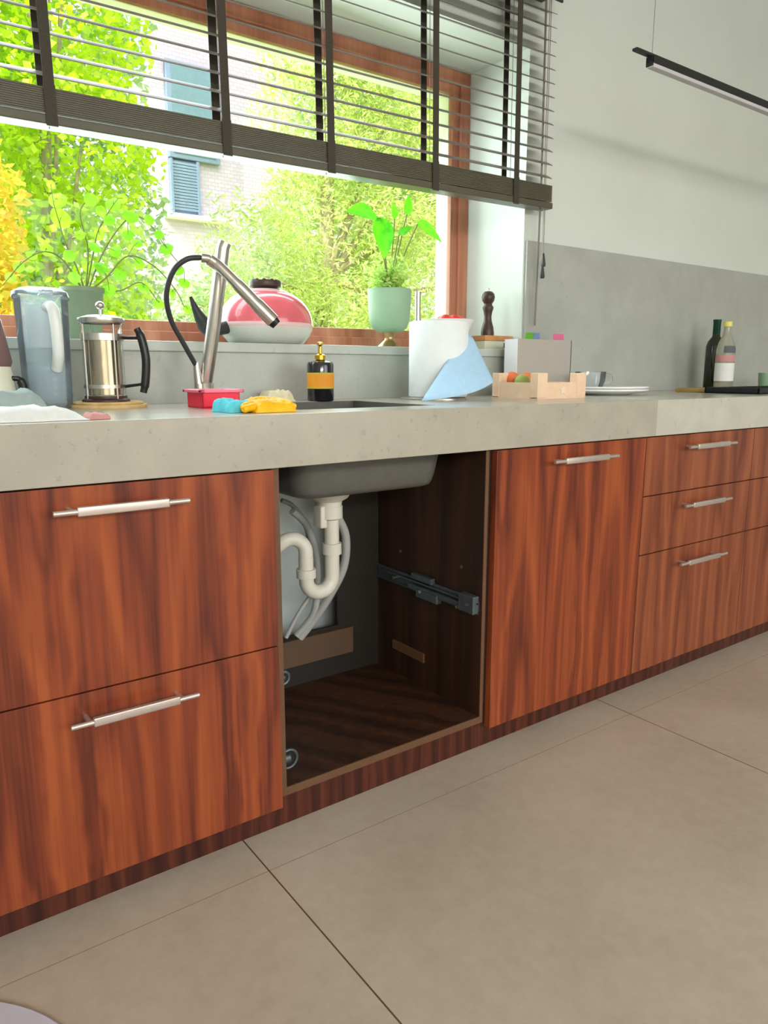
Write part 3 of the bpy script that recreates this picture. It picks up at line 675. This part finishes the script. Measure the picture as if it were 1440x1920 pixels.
for (u, v, r) in rl:
    c_ = at(u, v, .715+random.uniform(-.02, .03)); nr = min(allp, key=lambda a: (a-c_).length)
    pet.tube([nr, (nr+c_)/2+Vector((0, 0, .006)), c_], .0009, 5)
    roundleaf(lf, c_, (random.uniform(-.6, .3), -1, random.uniform(-.1, .7)), r)
pet.build('leaf_stalk', 'stem', pl)['kind'] = 'stuff'; o = lf.build('leaves', 'leafround', pl)
# kettle
KC = (1.042, .752, SZ)
kt = thing('kettle', 'wide raspberry red enamel kettle with dark lid knob on the window sill', 'kettle', KC)
MB().lathe([(0, .0), (.085, .0), (.112, .006), (.130, .028), (.1385, .046), (.139, .052), (0, .052)], KC, 48, 1, .92).build('base', 'kettle_white', kt)
MB().lathe([(.139, .050), (.141, .056), (.139, .062), (.133, .064)], KC, 48, 1, .92).build('rim_band', 'kettle_band', kt)
prof = [(.1385, .060)]+[(.139*math.cos(a)**.8, .060+.100*math.sin(a)) for a in [PI/2*i/12 for i in range(1, 10)]]+[(.055, .152)]
MB().lathe(prof, KC, 48, 1, .92).build('body', 'kettle_red', kt)
MB().lathe([(.072, .143), (.070, .152), (.056, .158), (.050, .160), (0, .160)], KC, 40, 1, .92).build('lid', 'kettle_band', kt)
kn = MB().lathe([(0, .158), (.030, .159), (.046, .168), (.048, .178), (.046, .184), (.020, .187), (0, .187)], KC, 32)
for i in range(9): kn.ball((KC[0]+.034*math.cos(i*.7), KC[1]+.03*math.sin(i*.7), SZ+.183), .007, 1, 8)
kn.build('knob', 'darkwood', kt)
s1 = at(394, 618, .72); s2 = at(380, 603, .72); s3 = at(367, 580, .72); s4 = at(357, 556, .72)
MB().tube(smoothpath([(KC[0]-.118, KC[1]-.01, SZ+.05), s1, s2, s3, s4], 5), [.018]*6+[.021]*4+[.019, .017, .016, .014, .012, .011, .009, .008, .006, .005, .004][:11], 14).build('spout', 'rubber', kt)
# white flowerpot plant
P2 = (1.494, .75, SZ)
p2 = thing('potted_plant', 'broad-leaved green houseplant in a sage pot on a brass foot', 'plant', P2)
MB().lathe([(0, 0), (.040, 0), (.041, .005), (.028, .016), (.017, .026), (.016, .036), (.020, .044), (.024, .052), (0, .052)], P2, 32).build('foot', 'brass', p2)
MB().lathe([(0, .050), (.040, .052), (.058, .066), (.066, .086), (.069, .120), (.0715, .180), (.0725, .188), (.0665, .188), (.064, .165), (0, .160)], P2, 40).build('pot', 'potgreen', p2)
MB().lathe([(0, .176), (.066, .172)], P2, 24).build('soil', 'soil', p2)
sm = MB(); lf = MB(); top = Vector((1.494, .75, SZ+.172))
specs = [((706, 405, .70), (-.9, -.2, .10), .115, .085), ((712, 408, .68), (.12, -.25, -1), .120, .082), ((783, 420, .74), (.95, -.25, -.35), .110, .080), ((763, 402, .74), (.1, -.2, 1), .06, .035),
         ((740, 410, .72), (-.2, -.3, .8), .05, .03), ((748, 440, .70), (.5, -.5, .5), .05, .03)]
for (q, d, L, wd) in specs:
    c_ = at(*q); sm.tube(smoothpath([top, (top+c_)/2+Vector((0, 0, .01)), c_], 5), .0022, 6)
    leafblade(lf, c_, d, (0, -1, .25) if abs(d[2]) > .7 else (0, -.75, .7), L, wd)
sm.build('stem', 'stem', p2); lf.build('leaves', 'leaf', p2)
fr = MB()
for i in range(90):
    a = random.uniform(0, 2*PI); el = random.uniform(.15, 1.35); L = random.uniform(.06, .125)
    d = Vector((math.cos(a)*math.cos(el), math.sin(a)*math.cos(el)*.7, math.sin(el)))
    e = top+d*L; mid = top+d*L*.55+Vector((0, 0, .014)); fr.tube(smoothpath([top+d*.01, mid, e], 3), .0008, 4)
    for k_ in range(7):
        b_ = top+d*L*(.35+.65*k_/6)+Vector((0, 0, .008)); leafblade(fr, b_, (random.gauss(0, 1), random.gauss(0, 1), random.gauss(0, .5)), (0, -1, .6), .020, .010, segs=3)
fr.build('fern_fronds', 'fern', p2)
# bowl with tomatoes
BW = (1.752, .745, SZ)
tag(MB().lathe([(0, .0), (.045, .0), (.048, .010), (.040, .016), (.060, .042), (.080, .080), (.088, .100), (.085, .101), (.076, .082), (.055, .050), (.02, .034), (0, .033)], BW, 40).build('bowl', 'dishwhite', loc=BW), 'white bowl of red fruit on the window sill behind the paper roll', 'bowl')
bowl_labels = ['leftmost red fruit heaped in the white bowl', 'red fruit in the middle of the white bowl', 'red fruit nearest the window frame in the white bowl', 'small red fruit at the right side of the white bowl']
for (dx, dy, rr, lb) in ((-.036, -.02, .026, 0), (.002, -.026, .027, 1), (-.008, .030, .026, 2), (.040, -.006, .024, 3)):
    c_ = Vector((BW[0]+dx, BW[1]+dy, SZ+.094)); t = thing('tomato', bowl_labels[lb], 'fruit', c_-Vector((0, 0, rr)), 'red fruit in the white bowl')
    MB().ball(c_, rr, .88, 20).build('flesh', 'tomato', t)
    cl = MB(); 
    for i in range(5): leafblade(cl, c_+Vector((0, 0, rr*.86)), (math.cos(i*1.257), math.sin(i*1.257), .1), (0, 0, 1), .012, .005, segs=3)
    cl.build('calyx', 'leaf', t)
# tin + mill
TN = (1.900, .700, SZ)
tn = thing('wooden_box', 'small pale box with an orange brown wooden lid at the sill end', 'box', TN)
MB().box(1.835, 1.966, .650, .745, SZ, SZ+.030, .003).build('body', 'cream', tn)
MB().box(1.832, 1.969, .647, .748, SZ+.030, SZ+.048, .003).build('lid', 'tinlid', tn)
MB().box(1.925, 1.960, .6485, .651, SZ+.008, SZ+.024).build('dark_mark', 'greylabel', tn)
ML = (1.897, .705, SZ+.048)
mi = thing('pepper_mill', 'dark turned wooden pepper mill standing on the small box', 'pepper mill', ML)
MB().lathe([(0, 0), (.023, 0), (.0235, .012), (.021, .030), (.0145, .052), (.013, .068), (.016, .086), (.020, .098), (.018, .104), (0, .104)], ML, 28).build('body', 'darkwood', mi)
MB().lathe([(0, .104), (.016, .104), (.014, .112), (.021, .122), (.0235, .134), (.021, .146), (.013, .154), (0, .156)], ML, 28).build('head', 'darkwood', mi)
MB().lathe([(0, .154), (.004, .155), (.005, .160), (.003, .166), (0, .167)], ML, 14).build('knob', 'steel', mi)

# ================================================================== WORKTOP OBJECTS
# moka pot / small kettle at left edge
MK = (.258, .48, WT)
mk = thing('coffee_pot', 'small coffee pot with mauve lid and black handle cut by the left edge', 'coffee pot', MK)
MB().lathe([(0, 0), (.050, 0), (.052, .01), (.044, .07), (.040, .09), (0, .09)], MK, 12).build('base', 'cream', mk)
MB().lathe([(.040, .09), (.044, .10), (.036, .15), (.030, .185), (.024, .195), (0, .20)], MK, 12).build('upper_body', 'mauve', mk)
hpts = smoothpath([(MK[0]+.035, MK[1]-.02, WT+.066), (MK[0]+.050, MK[1]-.022, WT+.064), (MK[0]+.056, MK[1]-.022, WT+.048), (MK[0]+.052, MK[1]-.022, WT+.030)], 5)
MB().tube(hpts, [.006]*6+[.009]*(len(hpts)-6), 10).build('handle', 'black', mk)
# towels
def cloth(name, mat, label, cat, x0, x1, y0, y1, h, z0=WT, amp=.006, seed=1, nx=26, ny=14, drop=0, parts=None):
    mb = MB(); vs = []; fs = []
    def edge(t): return min(1, min(t, 1-t)*7)**.5
    for j in range(ny+1):
        for i in range(nx+1):
            u, v = i/nx, j/ny; x = x0+(x1-x0)*u; y = y0+(y1-y0)*v
            nn = noise.noise(Vector((x*22+seed*7, y*22, seed))); n2 = noise.noise(Vector((x*60, y*60, seed)))
            zz = z0+.002+h*edge(u)*edge(v)*(1+.35*nn)+amp*abs(n2)*edge(u)
            vs.append((x+.010*noise.noise(Vector((y*30, seed, 1))), y+.012*noise.noise(Vector((x*18, seed, 3))), zz))
    m = nx+1; b0 = len(vs)
    vs += [(v_[0], v_[1], z0+.0005) for v_ in vs]
    for j in range(ny):
        for i in range(nx): fs.append((j*m+i, j*m+i+1, (j+1)*m+i+1, (j+1)*m+i)); fs.append((b0+j*m+i, b0+(j+1)*m+i, b0+(j+1)*m+i+1, b0+j*m+i+1))
    for i in range(nx): fs.append((i, b0+i, b0+i+1, i+1)); fs.append((ny*m+i, ny*m+i+1, b0+ny*m+i+1, b0+ny*m+i))
    for j in range(ny): fs.append((j*m, (j+1)*m, b0+(j+1)*m, b0+j*m)); fs.append((j*m+nx, b0+j*m+nx, b0+(j+1)*m+nx, (j+1)*m+nx))
    mb.add(vs, fs, True); o = mb.build(name, mat, parts, loc=((x0+x1)/2, (y0+y1)/2, z0) if parts is None else None)
    if parts is None: tag(o, label, cat)
    return o
cloth('tea_towel', 'towel', 'rumpled white towel lying on the worktop at the left edge', 'towel', -.05, .335, .03, .22, .017, seed=2)
cloth('dish_cloth', 'towelgrey', 'grey green folded cloth behind the white towel at the left edge', 'cloth', .09, .325, .25, .35, .038, seed=3)
cloth('napkin', 'towelpink', 'small dusty pink striped cloth corner beside the white towel', 'cloth', .335, .372, .03, .09, .006, seed=6, nx=10, ny=8)
# filter jug
JC = (.372, .50, WT)
jg = thing('filter_jug', 'tall pale blue transparent water jug standing left of the coffee press', 'jug', JC)
J = lambda r: r
MB().lathe([(0, .003), (.047, .003), (.049, .008), (.051, .09), (.0545, .235), (.0560, .238), (.0525, .238), (.049, .09), (.046, .012), (0, .010)], JC, 40).build('body', 'bluejug', jg)
MB().lathe([(.0500, .02)]+[(.0500+.0022*(i % 2), .02+.0085*i) for i in range(9)]+[(.0505, .10)], JC, 12).build('faceted_band', 'bluejug', jg)
MB().lathe([(.0555, .232), (.058, .236), (.056, .248), (.040, .256), (0, .258)], JC, 40).box(JC[0]-.012, JC[0]+.012, JC[1]-.068, JC[1]-.030, WT+.236, WT+.248, .003).build('lid', 'bluejug', jg)
hp = smoothpath([(JC[0]+.000, JC[1]-.050, WT+.215), (JC[0]+.004, JC[1]-.078, WT+.212), (JC[0]+.008, JC[1]-.084, WT+.18), (JC[0]+.010, JC[1]-.078, WT+.12), (JC[0]+.010, JC[1]-.054, WT+.085)], 6)
MB().tube(hp, .0115, 14).build('handle', 'filter', jg)
MB().lathe([(0, .13), (.030, .13), (.034, .22), (0, .22)], JC, 28).build('filter_funnel', 'filter', jg)
# trivet & press
TV = (.494, .475, WT)
tv = thing('trivet', 'round bamboo trivet under the coffee press', 'trivet', TV)
MB().lathe([(0, 0), (.083, 0), (.084, .003), (.083, .007), (0, .007)], TV, 44).build('lower_disc', 'trivet', tv)
MB().lathe([(0, .007), (.074, .007), (.076, .010), (.074, .013), (0, .013)], TV, 44).build('upper_disc', 'trivet', tv)
PR = (.489, .475, WT+.013)
fp = thing('french_press', 'glass and steel coffee press with curved black handle on the trivet', 'coffee press', PR)
MB().lathe([(.043, .010), (.0435, .012), (.0435, .168), (.047, .176), (.0455, .177), (.0415, .168), (.0415, .012), (0, .012)], PR, 40).build('beaker', 'clear', fp)
MB().lathe([(0, 0), (.052, 0), (.052, .004), (.046, .008), (.046, .013), (0, .013)], PR, 40).build('base', 'darkwood', fp)
MB().lathe([(.0395, .016), (.0395, .148), (0, .150)], PR, 32).build('filter_sleeve', 'coffee', fp)
ld = MB().lathe([(.048, .172), (.050, .176), (.049, .184), (.030, .190), (.006, .192), (0, .192)], PR, 40).build('lid', 'steel', fp)
MB().tube([(PR[0], PR[1], PR[2]+.19), (PR[0], PR[1], PR[2]+.205)], .003, 10).ball((PR[0], PR[1], PR[2]+.212), .010, .9).build('plunger_knob', 'steel', ld)
fr_ = MB()
for a in (0.3, PI/2+.3, PI+.3, 1.5*PI+.3):
    fr_.tube([(PR[0]+.0455*math.cos(a), PR[1]+.0455*math.sin(a), PR[2]+.004), (PR[0]+.0455*math.cos(a), PR[1]+.0455*math.sin(a), PR[2]+.170)], .0022, 8)
fr_.lathe([(.0445, .135), (.0460, .135), (.0460, .150), (.0445, .150)], PR, 40).lathe([(.0445, .030), (.0460, .030), (.0460, .038), (.0445, .038)], PR, 40).build('wire_frame', 'steel', fp)
hd = Vector((.84, -.54, 0)).normalized()
c0 = Vector(PR)
hp = smoothpath([c0+hd*.078+Vector((0, 0, .162)), c0+hd*.087+Vector((0, 0, .140)), c0+hd*.094+Vector((0, 0, .095)), c0+hd*.090+Vector((0, 0, .045)), c0+hd*.084+Vector((0, 0, .020))], 6)
h_ = MB().tube(hp, [.008]*4+[.0095]*(len(hp)-8)+[.008]*4, 12)
h_.tube([c0+hd*.045+Vector((0, 0, .142)), c0+hd*.086+Vector((0, 0, .142))], .0038, 8).tube([c0+hd*.045+Vector((0, 0, .034)), c0+hd*.088+Vector((0, 0, .040))], .0038, 8)
h_.build('handle', 'black', fp)
# round black thing between jug and press
# red sponge caddy
def px_box(name, mat, u0, u1, v0, v1, y0, dy, parent, bev=.003):
    a = at(u0, v1, y0); b_ = at(u1, v0, y0); return MB().box(a.x, b_.x, y0, y0+dy, min(a.z, b_.z), max(a.z, b_.z), bev)
RC = (.686, .33, WT)
rc = thing('sponge_tray', 'red plastic sponge tray with pink rim in front of the faucet', 'tray', RC)
bx_ = MB(); bx_.box(.642, .730, .285, .375, WT, WT+.006, .002); 
for (a, b_, c_, d_) in ((.642, .730, .285, .289), (.642, .730, .371, .375), (.642, .646, .285, .375), (.726, .730, .285, .375)): bx_.box(a, b_, c_, d_, WT+.001, WT+.036, .001)
bx_.build('body', 'red', rc)
rr = MB()
for (a, b_, c_, d_) in ((.634, .738, .277, .289), (.634, .738, .371, .383), (.634, .646, .277, .383), (.726, .738, .277, .383)): rr.box(a, b_, c_, d_, WT+.034, WT+.041, .002)
rr.build('rim', 'pink', rc)
MB().box(.652, .720, .295, .365, WT+.006, WT+.030, .006).build('sponge_pad', 'red', rc)
cloth('sponge_cloth', 'cyan', 'crumpled turquoise cloth beside the red tray', 'cloth', .612, .668, .085, .17, .020, seed=8, nx=16, ny=12, amp=.010)
GX = -.050
gl_ = thing('rubber_gloves', 'orange yellow rubber gloves lying at the front edge of the sink', 'gloves', (.705, .10, WT))
gm = MB()
gm.tube(smoothpath([(.705, .085, WT+.010), (.74, .10, WT+.014), (.755, .085, WT+.013), (.785, .10, WT+.012)], 5), [.007]+[.012]*8+[.013]*6+[.009], 12)
gm.tube(smoothpath([(.715, .125, WT+.010), (.75, .12, WT+.018), (.79, .125, WT+.012)], 5), [.007]+[.013]*8+[.011]*2, 12)
for i in range(5):
    x_ = .682+.006*i; gm.tube(smoothpath([(.722, .080+.012*i, WT+.012), (.700, .070+.014*i, WT+.010+.004*(i % 2)), (x_, .062+.016*i, WT+.0075)], 4), [.0085]*4+[.0075]*4+[.005], 10)
for i in range(4): gm.tube(smoothpath([(.775, .10+.010*i, WT+.016), (.795, .09+.012*i, WT+.013), (.812, .085+.012*i, WT+.008)], 4), [.008]*4+[.007]*4+[.005], 10)
gm.v = [(x_+GX, y_, z_) for x_, y_, z_ in gm.v]; gm.build('glove', 'yellow', gl_)
cloth('cuff', 'yellow', None, None, .658, .752, .055, .15, .019, seed=14, nx=20, ny=16, amp=.014, parts=gl_)
cloth('dish_sponge', 'beige', 'beige crumpled sponge cloth behind the yellow gloves', 'cloth', .925, 1.005, .51, .585, .024, seed=11, nx=16, ny=10, amp=.012)
# soap
SO = (1.018, .505, WT); SO = (1.074, .50, WT)
so = thing('soap_dispenser', 'black soap bottle with amber label and gold pump behind the sink', 'soap dispenser', SO)
MB().lathe([(0, 0), (.034, 0), (.0365, .003), (.0365, .098), (.034, .105), (.024, .108), (.012, .110), (.012, .116), (0, .116)], SO, 36).build('bottle', 'amber', so)
MB().lathe([(.0368, .036), (.0371, .036), (.0371, .074), (.0368, .074)], SO, 36).build('label', 'label_amber', so)
MB().lathe([(.0369, .034), (.0374, .034), (.0374, .039), (.0369, .039)], SO, 36).lathe([(.0369, .072), (.0374, .072), (.0374, .077), (.0369, .077)], SO, 36).build('label_border', 'label_gold', so)
MB().lathe([(0, .112), (.0145, .112), (.0145, .124), (.006, .128), (.005, .150), (.009, .152), (.009, .158), (0, .160)], SO, 24).tube([(SO[0], SO[1], WT+.155), (SO[0]-.012, SO[1]-.02, WT+.155), (SO[0]-.016, SO[1]-.028, WT+.149)], .0035, 10).build('pump', 'gold', so)
# paper roll
RO = (1.418, .43, WT)
ho = thing('paper_towel_holder', 'steel paper towel holder with an upright side rod', 'towel holder', RO)
MB().lathe([(0, 0), (.098, 0), (.098, .004), (.092, .007), (0, .007)], RO, 44).build('base', 'steel', ho)
q = at(787, 600, .49)
MB().tube([(q.x, .50, WT+.004), (q.x, .50, WT+.312)], .0085, 14).build('side_rod', 'steel', ho)
MB().tube([(RO[0], RO[1], WT+.006), (RO[0], RO[1], WT+.222)], .008, 14).build('centre_rod', 'steel', ho)
RO2 = (RO[0]+.010, RO[1]-.012, WT+.007)
pr_ = thing('paper_towel_roll', 'white paper towel roll on the holder with its loose white sheet painted with a blue sky tint', 'paper roll', RO2)
MB().lathe([(.019, .001), (.084, .001), (.0862, .004), (.0862, .211), (.084, .214), (.019, .214), (.019, .001)], RO2, 48).build('roll', 'paper', pr_)
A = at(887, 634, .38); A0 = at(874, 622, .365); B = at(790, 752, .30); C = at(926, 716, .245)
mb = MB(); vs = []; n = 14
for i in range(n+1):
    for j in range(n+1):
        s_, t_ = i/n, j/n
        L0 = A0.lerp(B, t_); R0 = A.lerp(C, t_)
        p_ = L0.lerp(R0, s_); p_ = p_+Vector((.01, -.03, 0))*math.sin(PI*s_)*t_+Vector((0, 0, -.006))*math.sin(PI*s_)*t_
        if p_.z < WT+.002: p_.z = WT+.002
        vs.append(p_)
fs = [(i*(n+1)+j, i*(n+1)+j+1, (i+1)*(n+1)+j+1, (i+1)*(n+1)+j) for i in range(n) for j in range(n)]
mb.add(vs, fs, True); mb.build('loose_sheet', 'skytintpaper', pr_, thick=.0012)
# file box
fx0, fx1, fy0, fy1, fz = 1.842, 2.112, .50, .56, 1.088
fb = thing('box_file', 'grey board file box with coloured tabs leaning by the splashback', 'file box', ((fx0+fx1)/2, .53, WT))
MB().box(fx0, fx1, fy0, fy0+.004, WT, fz, .001).box(fx0, fx1, fy1-.004, fy1, WT, fz-.004, .001).box(fx1-.004, fx1, fy0, fy1, WT, fz-.002).box(fx0, fx1, fy0, fy1, WT, WT+.004).build('body', 'filegrey', fb)
MB().box(fx0-.002, fx0+.002, fy0+.001, fy1, WT, fz-.001, .0005).build('spine', 'filewhite', fb)  # side of the grey box, painted white for the window light on it
for (u0, u1, m_) in ((985, 1000, 'tabgreen'), (1000, 1012, 'tabblue'), (1037, 1057, 'tabpink')):
    a = at(u0, 632, fy0+.02); b_ = at(u1, 617, fy0+.02)
    MB().box(a.x, b_.x, fy0+.018, fy0+.0215, fz-.05, fz+.022, .0008).build('tab', m_, fb)
# cardboard crate
cx0, cx1, cy0, cy1 = 1.655, 1.872, .235, .425
cr = thing('cardboard_crate', 'low pale cardboard crate with raised corners in front of the file box', 'crate', ((cx0+cx1)/2, .33, WT))
c_ = MB(); t_ = .007
c_.box(cx0, cx1, cy0, cy1, WT, WT+.004)
c_.box(cx0+.02, cx1-.02, cy0+.002, cy0+t_, WT, WT+.048).box(cx0+.02, cx1-.02, cy1-t_, cy1, WT, WT+.048).box(cx0+.002, cx0+t_, cy0+.02, cy1-.02, WT, WT+.048).box(cx1-t_, cx1-.002, cy0+.02, cy1-.02, WT, WT+.048)
c_.build('tray', 'cardboard', cr)
for (x_, y_) in ((cx0, cy0), (cx1-.042, cy0), (cx0, cy1-.03), (cx1-.042, cy1-.03)):
    MB().box(x_, x_+.042, y_, y_+.03, WT+.0005, WT+.076, .0015).build('corner_post', 'cardboard', cr)
mk_ = MB(); mx_, mz_ = (cx0+cx1)/2+.004, WT+.026
pts_ = [(mx_+(.017 if i % 2 == 0 else .008)*math.cos(PI*i/5+PI/2), cy0+.0008, mz_+(.017 if i % 2 == 0 else .008)*math.sin(PI*i/5+PI/2)) for i in range(10)]
mk_.add(pts_+[(mx_, cy0+.0008, mz_)], [(i, (i+1) % 10, 10) for i in range(10)])
mk_.build('printed_star', 'cardcut', cr, thick=.001)
for (x_, y_, r_, m_, lb) in ((1.715, .40, .024, 'carrot', 'orange vegetable in the cardboard crate nearest the paper sheet'), (1.69, .33, .020, 'greenveg', 'green vegetable at the left inside the cardboard crate'), (1.765, .385, .023, 'carrot', 'orange vegetable in the middle of the cardboard crate')):
    tag(MB().ball((x_, y_, WT+.028+r_), r_+.004, 1.0, 18).build('vegetable', m_, loc=(x_, y_, WT+.004)), lb, 'vegetable', 'vegetables in the cardboard crate')
tag(MB().box(1.675, 1.85, .30, .41, WT+.004, WT+.027, .006).build('vegetable_packet', 'cardboard', loc=(1.76, .355, WT+.004)), 'low paper packet lining the cardboard crate', 'packet')
# plates and cup
PC = (2.175, .40, WT)
tag(MB().lathe([(0, 0), (.085, 0), (.09, .003), (.145, .013), (.150, .016), (.150, .021), (.146, .021), (.09, .009), (0, .008)], PC, 56).build('plate', 'dishwhite', loc=PC), 'lower white dinner plate stacked right of the cardboard crate', 'plate', 'stacked white plates')
PC2 = (2.175, .40, WT+.009)
tag(MB().lathe([(0, 0), (.085, 0), (.09, .003), (.145, .013), (.150, .016), (.150, .021), (.146, .021), (.09, .009), (0, .008)], PC2, 56).build('plate', 'dishwhite', loc=PC2), 'upper white dinner plate carrying the glass cup', 'plate', 'stacked white plates')
CC = (2.085, .39, WT+.019)
cu = thing('glass_cup', 'clear glass cup with a handle resting on the white plates', 'cup', CC)
MB().lathe([(0, 0), (.034, 0), (.040, .004), (.050, .030), (.052, .060), (.0495, .061), (.047, .030), (.037, .007), (0, .006)], CC, 36).build('bowl', 'cupglass', cu)
hv = Vector((.8, -.55, 0)).normalized(); c0 = Vector(CC)
MB().tube(smoothpath([c0+hv*.049+Vector((0, 0, .050)), c0+hv*.070+Vector((0, 0, .047)), c0+hv*.072+Vector((0, 0, .025)), c0+hv*.046+Vector((0, 0, .016))], 6), .0045, 8).build('handle', 'cupglass', cu)
# bottles, board, tray
tag(MB().box(2.70, 2.955, .33, .46, WT, WT+.016, .003).build('chopping_board', 'blockwood', loc=(2.83, .38, WT)), 'yellow brown wooden board under the bottles', 'board')
WB = (3.035, .50, WT)
wb = thing('wine_bottle', 'dark green wine bottle standing behind the labelled oil bottle', 'bottle', WB)
MB().lathe([(0, .004), (.034, 0), (.0375, .004), (.0375, .185), (.032, .205), (.017, .225), (.0145, .24), (.0145, .292), (0, .292)], WB, 32).build('glass', 'wine', wb)
MB().lathe([(.0150, .235), (.0155, .236), (.0155, .286), (.0168, .288), (.0168, .296), (0, .297)], WB, 28).build('foil_cap', 'winecap', wb)
OB = (2.935, .395, WT+.016)
ob = thing('oil_bottle', 'clear oil bottle with white and pink label and yellow cap', 'bottle', OB)
MB().lathe([(0, .003), (.033, 0), (.0365, .004), (.0365, .150), (.031, .178), (.018, .205), (.0145, .222), (.0145, .245), (0, .245)], OB, 32).build('glass', 'oil', ob)
MB().lathe([(.0368, .026), (.0371, .026), (.0371, .098), (.0368, .098)], OB, 32).build('front_label', 'paperlabel', ob)
MB().lathe([(.0368, .104), (.0371, .104), (.0371, .130), (.0368, .130)], OB, 32).build('pink_band', 'pinklabel', ob)
MB().lathe([(.0370, .138), (.0374, .138), (.0366, .150), (.0345, .166), (.0335, .166)], OB, 32, a0=PI*1.1, a1=PI*1.75).build('grey_emblem', 'greylabel', ob)
MB().lathe([(0, .243), (.0165, .243), (.0165, .262), (0, .263)], OB, 24).build('cap', 'yellowcap', ob)
tr_ = thing('black_tray', 'low black tray on the worktop at the right photo edge', 'tray', (2.98, .2, WT))
c_ = MB().box(2.66, 3.35, .10, .31, WT, WT+.006, .002)
for (a, b_, c1, d1) in ((2.66, 3.35, .10, .106), (2.66, 3.35, .304, .31), (2.66, 2.666, .10, .31), (3.344, 3.35, .10, .31)): c_.box(a, b_, c1, d1, WT+.001, WT+.022, .001)
c_.build('base', 'black', tr_)
cupc = at(1436, 715, .42)
tag(MB().lathe([(0, 0), (.026, 0), (.034, .010), (.038, .075), (.0355, .075), (.032, .012), (0, .008)], (cupc.x+.01, .42, WT), 28).build('tumbler', 'potgreen', loc=(cupc.x+.01, .42, WT)), 'pale green tumbler cut off by the right photo edge', 'cup')
# floor mat
tag(MB().lathe([(0, 0), (.30, 0), (.305, .004), (.30, .009), (0, .010)], (-.115, -.33, 0), 64).build('round_mat', 'mat', loc=(-.115, -.33, 0)), 'pale grey round mat corner on the floor at the bottom left', 'mat')

for o in bpy.data.objects:
    if '_o' in o: del o['_o']
